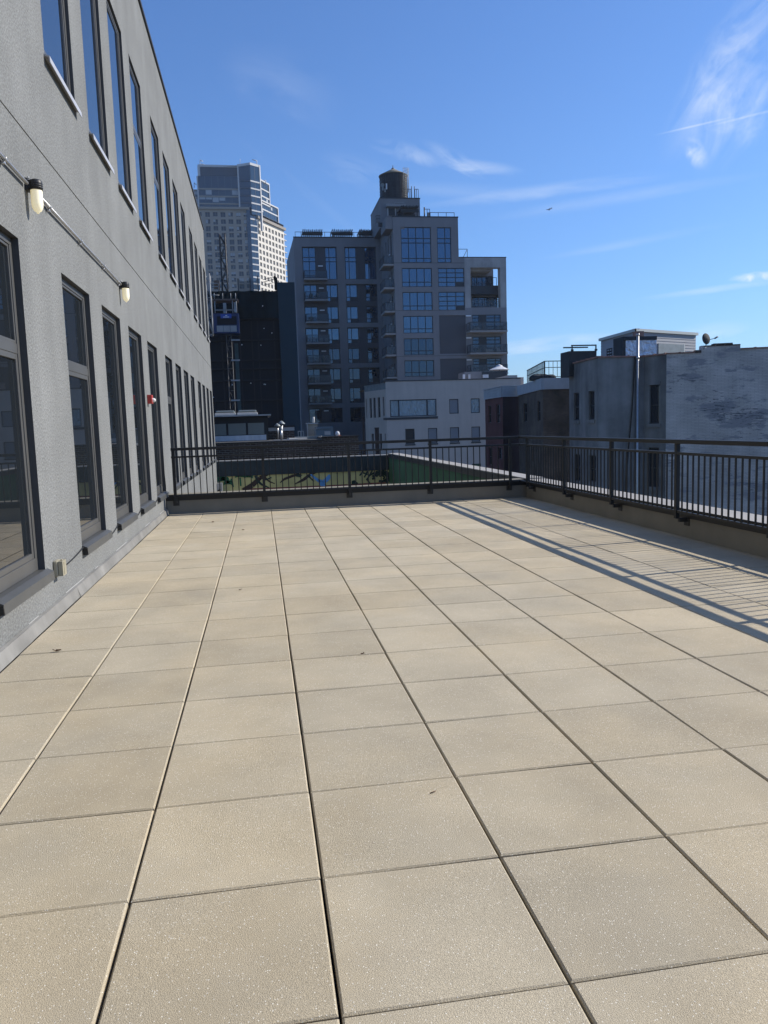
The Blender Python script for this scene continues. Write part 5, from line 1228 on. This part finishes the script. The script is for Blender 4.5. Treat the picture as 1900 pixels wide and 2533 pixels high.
def lattice(name, label, parent, x0, x1, Y, z0, z1, dep, step, m, r=.035, lean=0):
    b = MB()
    def pt(s, d, z): return Vector(((x0 if s else x1)+lean*(z-z0), Y+d*dep, z))
    for s in (0, 1):
        for d in (0, 1): b.cyl(pt(s, d, z0), pt(s, d, z1), r, 6)
    z = z0; k = 0
    while z < z1-.01:
        zn = min(z+step, z1)
        for d in (0, 1):
            b.cyl(pt(0, d, z), pt(1, d, z), r*.7, 5); b.cyl(pt(k % 2, d, z), pt(1-k % 2, d, zn), r*.6, 5)
        for s in (0, 1): b.cyl(pt(s, 0, z), pt(s, 1, z), r*.7, 5); b.cyl(pt(s, k % 2, z), pt(s, 1-k % 2, zn), r*.6, 5)
        z = zn; k += 1
    o = b.build(name, m, parent)
    return o
mx0, mx1 = hx(308, 1300), hx(352, 1300)
lattice('mast', None, ho, hx(322, 1300), hx(385, 1300), YH+.2, -11, z0-.05, .7, 1.1, 'steelm', .028)
for yy in (908, 1160, 1411, 1659): b = MB(); b.box(hx(360, yy), hx(470, yy), YH+.1, YH+.22, hz(400, yy)-.07, hz(400, yy)+.07); b.build('landing_edge', 'steel', ho)
b = MB(); b.box(hx(410, 1200), hx(455, 1200), YH+1.2, YH+1.3, -11, hz(400, 935)); b.build('green_screen', mat('dark_green_screen', (.03, .06, .065), .9, var=.2, scale=1), ho)
M['mastd'] = mat('black_mast_steel', (.016, .017, .02), .6)
# upper mast in front of the tower, standing behind the building edge
def c1(x, y): return (470+x/6.636, 390+y/6.636)
tm = lattice('lattice_mast', None, None, X(c1, 488, 1400, 84), X(c1, 578, 1400, 84), 84, kz-2, Z(c1, 520, 1250, 84), .9, 1.25, 'mastd', .075)
tag(tm, 'dark lattice mast rising above the netted building in front of the tower', 'mast')
# scaffold tower at the corner of the grey building
sx0, sx1 = X(c5, 62, 500, 70), X(c5, 112, 500, 70)
st = lattice('scaffold_tower', None, None, sx0, sx1, 70, Z(c5, 90, 840, 70), Z(c5, 90, 80, 70), 1.2, 1.6, 'steel', .05)
tag(st, 'pale steel scaffold tower just beyond the end of the grey building', 'scaffold')
sc2 = thing('scaffold_platform', 'small railed scaffold platform with orange sheeting beside the scaffold tower', 'scaffold', (sx1, 70, 10))
b = MB(); p0_, p1_ = X(c5, 118, 210, 71), X(c5, 205, 210, 71)
for yy in (205, 245, 285): z_ = Z(c5, 150, yy, 71); b.box(p0_, p1_, 71, 71.06, z_-.03, z_+.03)
b.box(p1_-.05, p1_, 71, 71.06, Z(c5, 150, 290, 71), Z(c5, 150, 203, 71)); b.build('guard_rail', 'steel', sc2)
b = MB(); b.box(p0_+.2, p0_+.7, 71.1, 71.3, Z(c5, 150, 285, 71), Z(c5, 150, 165, 71)); b.build('sheeting', 'plan', sc2)

# ================================================================== TOWER FAR BEHIND
M['tmas'] = mat('pale_tower_masonry', (.30, .27, .235), .9, var=.06, scale=.05, spec=.2); M['twht'] = mat('cream_tower_brick', (.64, .60, .53), .9, spec=.2)
M['tgl'] = glassmat('tower_window_glass', (.010, .018, .034), 1.6, .05); M['tgl2'] = glassmat('tower_curtain_glass', (.012, .032, .062), 1.75, .05)
M['tdk'] = mat('tower_dark_louvre', (.05, .07, .10), .5); M['tband'] = mat('tower_white_band', (.5, .5, .5), .6); M['tblind'] = mat('tower_blind', (.34, .37, .40), .6)
YTW = 340.0
tw = thing('residential_tower', 'tall residential tower with masonry below, stepped glass top and a sunlit side', 'tower', (0, YTW, -11))
X1_ = lambda x, y: X(c1, x, y, YTW); Z1_ = lambda x, y: Z(c1, x, y, YTW)
zm = Z1_(550, 850); xl = X1_(-250, 1500); xr = X1_(955, 1500)
FT = Fr((0, YTW), (1, 0), (0, 1))
# columns and rows of the front
cols = [(X1_(a+20, 1500), X1_(c+20, 1500)) for a, c in ((115, 160), (248, 322), (372, 448), (500, 578), (628, 704), (752, 828), (872, 948))]
cols = [(X1_(a, 1500), X1_(c, 1500)) for a, c in ((160, 222), (283, 357), (408, 482), (533, 610), (658, 733), (785, 860), (908, 975))]
rowsT = [(895, 975), (1012, 1098), (1125, 1210), (1235, 1318), (1343, 1425), (1450, 1530), (1555, 1635), (1660, 1738), (1762, 1842), (1868, 1945), (1972, 2050), (2078, 2150)]
rowsT = [(Z1_(550, a), Z1_(550, c)) for a, c in rowsT]
dzT = rowsT[-2][0]-rowsT[-1][0]
b = MB(FT); hh = [(a, c, zb, zt) for a, c in cols for zt, zb in rowsT]
b.wall(xl, X1_(985, 1500), -11, zm, hh, .35); b.build('front_wall', 'tmas', tw)
b = MB(FT); b.box(xl, X1_(975, 870), -.7, .1, zm+.01, zm+.9); b.build('cornice', 'tmas', tw)
rr = random.Random(21)
cnt = 0
for ri, (zt, zb) in enumerate(rowsT):
    for ci, (a, c) in enumerate(cols):
        if cnt >= 48 and ci == 0: continue
        b = MB(FT); e = .02
        b.m = 1; b.quad((a, .30, zb), (c, .30, zb), (c, .30, zt), (a, .30, zt)); b.m = 0
        m_ = (a+c)/2; b.box(m_-.05, m_+.05, .2, .29, zb, zt); b.box(a, c, .18, .28, zb, zb+.35) if rr.random() < .6 else None
        if rr.random() < .45: b.m = 2; b.box(a+e, (m_-.06 if rr.random() < .5 else c-e), .24, .285, zb+(.4+.9*rr.random()), zt-e)
        b.build('window', ['tmas', 'tgl', 'tblind'], tw); cnt += 1
# glass corner: front strip and chamfer
p_c0 = (X1_(955, 1500), YTW-.3); p_c1 = (at(627, 700, y=YTW-.3).x, YTW-.3)
zg = Z1_(975, 85)
p_m = on_line(641, 650, p_c1, (.80, .60))
p_c2 = (p_m.x, p_m.y)
dirR = Vector((.515, .857)); 
pE = on_line(708, 700, p_c2, dirR); p_R = (pE.x, pE.y)
def glassface(p, q, z0, z1, step, z00, name='curtain_wall', bands=True, mull=1.6, blinds=0, seed=0, bandm='tband'):
    F, L = face_between(p, q); rr = random.Random(seed)
    b = MB(F); b.quad((0, 0, z0), (L, 0, z0), (L, 0, z1), (0, 0, z1)); n = max(1, round(L/mull))
    b.m = 2
    for k in range(1, n): b.box(L*k/n-.06, L*k/n+.06, -.07, -.005, z0, z1)
    b.m = 1; z = z00
    while z > z0:
        if z < z1 and bands: b.box(0, L, -.16, -.003, z-.28, z+.28)
        z -= step
    b.m = 3; used = set()
    for _ in range(blinds):
        k = rr.randrange(n); fl = rr.randrange(max(1, int((z1-z0)/step)))
        if (k, fl) in used: continue
        used.add((k, fl)); zt = z00-fl*step-.4
        if zt-1.6 > z0: b.box(L*k/n+.15, L*(k+1)/n-.15, -.04, -.004, zt-2.0*rr.uniform(.4, 1), zt)
    return b.build(name, ['tgl2', bandm, 'tmas' if False else 'tdk', 'tblind'], tw)
stp = dzT
zf0 = Z(c1, 1060, 1005, YTW)
glassface(p_c0, p_c1, -11, zg-3.5, stp, zf0, bands=False, seed=1); glassface(p_c1, p_c2, -11, zg-1, stp, zf0+.0, seed=2)
# upper glass block and wings
zt_blk = Z1_(400, 150); xg0, xg1 = X1_(128, 350), X1_(778, 350)
pA, pB = (xg0, YTW+.4), (xg1, YTW+.4)
ug = glassface((X1_(150, 700), YTW+.4), (X1_(800, 700), YTW+.4), zm+.9, Z1_(400, 295), stp*1.12, Z1_(400, 510), seed=5, blinds=14, mull=2.6, bandm='tmas')
b = MB(FT); b.box(X1_(130, 220), X1_(775, 220), .35, 14, Z1_(400, 292), zt_blk); b.build('louvre_band', 'tdk', tw)
b = MB(FT); b.box(X1_(124, 150), X1_(780, 150), .2, 14, zt_blk+.01, zt_blk+.9); b.box(X1_(148, 700)-.5, X1_(148, 700)-.02, .2, 14, zm+.92, Z1_(148, 295)); b.box(X1_(124, 220), X1_(124, 220)+1., .1, .34, Z1_(400, 300), zt_blk); b.build('white_trim', 'tband', tw)
glassface((X1_(-60, 650), YTW+2), (X1_(148, 650)-.52, YTW+2), zm-.5, Z1_(80, 500), stp*1.12, Z1_(80, 510), seed=6, blinds=4, bandm='tmas')
glassface((X1_(785, 300), YTW-.6), (X1_(985, 300), YTW-.6), zm+.9, Z1_(880, 118), stp*1.12, Z1_(880, 385), seed=7, bandm='tdk', mull=4)
pq0 = (X1_(985, 300), YTW-.6); pq1 = on_line(643, 470, pq0, (.80, .60)); pq1 = (pq1.x, pq1.y)
glassface(pq0, pq1, zm-2, Z1_(975, 90), stp*1.12, Z1_(1000, 385), seed=8, mull=2.2)
# sloping top of the glass corner
b = MB(); zA1, zA2, zA3 = Z1_(780, 118), Z1_(975, 85), Z(c1, 1040, 95, YTW)
zE = zA2-1.0
b.face([(X1_(780, 118), YTW-.7, zA1-1), (X1_(985, 118), YTW-.7, zA2-1), (X1_(985, 118), YTW-.7, zA2), (X1_(780, 118), YTW-.7, zA1)])
b.face([(X1_(985, 118), YTW-.7, zA2-1), (pq1[0]+.1, pq1[1]-.1, zA2-1), (pq1[0]+.1, pq1[1]-.1, zA2), (X1_(985, 118), YTW-.7, zA2)])
b.build('top_trim', 'tband', tw)
b = MB(); b.face([(X1_(780, 118), YTW-.6, zA1-1), (X1_(985, 118), YTW-.6, zA2-1), (X1_(985, 118), YTW-.6, zm+.9), (X1_(780, 118), YTW-.6, zm+.9)]); b.v = [v+Vector((0, .05, 0)) for v in b.v]; b.build('corner_glazing', 'tdk', tw)
b = MB(); b.box(X1_(780, 300), X1_(790, 300)+.3, YTW-.8, YTW-.61, zm+.9, zA1); F, L = face_between(pq1, (pq1[0]+dirR.x, pq1[1]+dirR.y)); b.F = F; b.box(0, .7, -.3, .5, zm-8, zA2); b.build('corner_fin', 'tband', tw)
# stepped glass wings along the sunlit side
zs1 = Z(c1, 1150, 380, YTW+8); zs2 = Z(c1, 1165, 715, YTW+8)
inw = Vector((-dirR.y, dirR.x))*1.6
q0 = (p_c2[0]+inw.x+dirR.x*.3, p_c2[1]+inw.y+dirR.y*.3)
def along(px, py=500, base=q0): r = on_line(px, py, base, dirR); return (r.x, r.y)
qa, qb_ = along(667.5), along(686.5)
glassface(q0, qa, zs2-1, zs1, stp*1.12, zs1+.1, seed=9, blinds=6, mull=1.6); 
glassface((q0[0], q0[1]), qb_, zm-9, zs2, stp*1.12, zs2+.1, seed=10, blinds=12, mull=1.6)
b = MB(); F, L = face_between(q0, qa); b.F = F; b.box(0, L, -.3, 12, zs1+.3, zs1+.9); b.box(L-.5, L, -.3, -.02, zs2, zs1+.29); F, L = face_between(q0, qb_); b.F = F; b.box(0, L, -.35, 12, zs2+.3, zs2+.85); b.box(L-.5, L, -.35, -.02, zm-9, zs2+.29); b.build('step_trim', 'tband', tw)
# sunlit masonry side
zr0 = Z(c1, 1130, 1000, p_c2[1])
F, L = face_between(p_c2, p_R)
hh = []; nC = 8; cw = L/ (nC+.15)
stpR = stp; zt0 = zr0-1.5
for ri in range(14):
    for k in range(nC):
        u = .35+cw*k+cw*.16; hh.append((u, u+cw*.60, zt0-.3-stpR*ri-1.95, zt0-.3-stpR*ri))
b = MB(F); b.wall(0, L, -11, zr0, hh, .35); b.quad((L, 0, -11), (L, 12, -11), (L, 12, zr0), (L, 0, zr0)); b.quad((0, 6, -11), (0, 0, -11), (0, 0, zr0), (0, 6, zr0)); b.build('sunlit_wall', 'twht', tw)
b = MB(F); b.box(-.3, L+.4, -.9, .2, zr0+.01, zr0+1.1); b.build('cornice', 'tmas', tw)
rest = MB(F)
for i, (a, c, z0_, z1_) in enumerate(hh):
    w_ = rest if cnt >= 98 else MB(F)
    w_.m = 1; w_.quad((a, .30, z0_), (c, .30, z0_), (c, .30, z1_), (a, .30, z1_)); w_.m = 0; m_ = (a+c)/2; w_.box(m_-.06, m_+.06, .12, .29, z0_, z1_); w_.box(a, c, .1, .28, z0_, z0_+.3)
    if w_ is not rest: w_.build('window', ['twht', 'tgl'], tw); cnt += 1
ro = rest.build('side_windows', ['twht', 'tgl'], tw); ro['kind'] = 'stuff'
b = MB(F); 
for ri in range(15): z_ = zt0-stpR*ri+.2; b.box(L+.02, L+2.2, 0, 1.6, z_-.18, z_+.18)
b.build('end_balconies', 'tband', tw)
b = MB(); pp_ = [p_c0, p_c1, p_c2, p_R, (p_R[0], p_R[1]+12), (xl, YTW+30), (xl, YTW+1)]; b.face([(x, y, zm-.6) for x, y in pp_]); b.face([(pq0[0]-18, YTW+.5, zA1-1.2), (pq0[0], YTW-.5, zA2-1.2), (pq1[0], pq1[1], zA2-1.2), (pq1[0], pq1[1]+12, zA2-1.2)]); b.build('roof', 'tdk', tw)
# window cleaning davits and masts
def davit(x, yb, yt, dx, Y, label, dy=8):
    p, q, r = at(*c1(x, yb), y=Y), at(*c1(x, yt), y=Y), at(*c1(x+dx, yt+dy), y=Y); b = MB(); b.cyl(p, q, .16, 6); b.cyl(q, r, .16, 6); tag(b.build('roof_davit', 'tband'), label, 'davit', 'davits on the tower roof')
davit(165, 145, 35, 45, YTW+3, 'tall white davit at the left end of the tower roof', 28); davit(190, 145, 100, 75, YTW+3, 'low white davit beside the tall one at the left of the tower roof', 25)
davit(1097, 150, 50, -75, YTW+6, 'white davit on the glass corner of the tower roof', -20); davit(1245, 430, 372, -50, YTW+12, 'grey davit on the upper stepped terrace of the tower', 5); davit(1512, 1180, 1100, -40, YTW+25, 'grey davit above the cornice of the sunlit side', -15)
davit(68, 495, 410, 40, YTW+4, 'dark davit on the left wing of the tower', 40)
p, q = at(*c1(822, 110), y=YTW+5), at(*c1(822, 20), y=YTW+5); b = MB(); b.cyl(p, q, .09, 6); tag(b.build('antenna_mast', 'tband'), 'thin antenna mast standing on the top of the tower', 'antenna')

# ================================================================== AIRLINER
YA = 4200.0
pa_ = at(1358.5, 517.5, y=YA); ap = thing('airplane', 'small distant airliner in the sky right of the apartment block', 'airplane', pa_)
M['plane'] = mat('airliner_paint', (.25, .27, .30), .4)
fw_ = Vector((-1, .25, -.16)).normalized(); up_ = Vector((-.14, .25, 1)).normalized(); sd_ = fw_.cross(up_).normalized(); up_ = sd_.cross(fw_)
Lp = 34.0
b = MB(); b.lathe(pa_, [(0, -Lp/2), (.7, -Lp/2+1), (1.9, -Lp/2+9), (2.0, 0), (2.0, Lp/2-6), (1.3, Lp/2-2), (0, Lp/2)], 12, axis=fw_); b.build('fuselage', 'plane', ap)
def pl(*c): return pa_+fw_*c[0]+sd_*c[1]+up_*c[2]
for s in (-1, 1):
    b = MB(); t = .4
    for (pts) in ([(4, 1.5*s, -1), (-3, 1.5*s, -1), (-6.5, 16*s, .5), (-5, 16*s, .5)],):
        b.face([pl(*p) for p in pts]); b.face([pl(p[0], p[1], p[2]-t) for p in pts][::-1])
        for k in range(4): j = (k+1) % 4; b.face([pl(*pts[k]), pl(*pts[j]), pl(pts[j][0], pts[j][1], pts[j][2]-t), pl(pts[k][0], pts[k][1], pts[k][2]-t)])
    b.build('wing', 'plane', ap)
    b = MB(); b.cyl(pl(4.5, 5.5*s, -2.2), pl(.5, 5.5*s, -2.2), 1.1, 10); b.build('engine', 'plane', ap)
    b = MB(); b.face([pl(-Lp/2+5, 1*s, 1), pl(-Lp/2+2, 1*s, 1), pl(-Lp/2+.5, 6*s, 1.3), pl(-Lp/2+2, 6*s, 1.3)]); b.face([pl(-Lp/2+5, 1*s, .8), pl(-Lp/2+2, 1*s, .8), pl(-Lp/2+.5, 6*s, 1.1), pl(-Lp/2+2, 6*s, 1.1)][::-1]); b.build('tailplane', 'plane', ap)
b = MB(); b.face([pl(-Lp/2+6, .15, 1.5), pl(-Lp/2+1, .15, 1.5), pl(-Lp/2-.8, .15, 8), pl(-Lp/2+1.6, .15, 8)]); b.face([pl(-Lp/2+6, -.15, 1.5), pl(-Lp/2+1, -.15, 1.5), pl(-Lp/2-.8, -.15, 8), pl(-Lp/2+1.6, -.15, 8)][::-1]); b.build('tail_fin', 'plane', ap)

# ================================================================== CITY AIR
hm = bpy.data.materials.new('city_air'); hm.use_nodes = True; N = hm.node_tree; N.nodes.remove(N.nodes['Principled BSDF'])
pv = N.nodes.new('ShaderNodeVolumePrincipled'); pv.inputs['Color'].default_value = (.72, .84, 1, 1); pv.inputs['Density'].default_value = .00017; pv.inputs['Anisotropy'].default_value = .2
N.links.new(pv.outputs[0], N.nodes['Material Output'].inputs['Volume'])
M['haze'] = hm
b = MB(); b.box(-2600, 2600, -2600, 2600, -12, 128); h_ = b.build('haze', 'haze'); h_['kind'] = 'stuff'
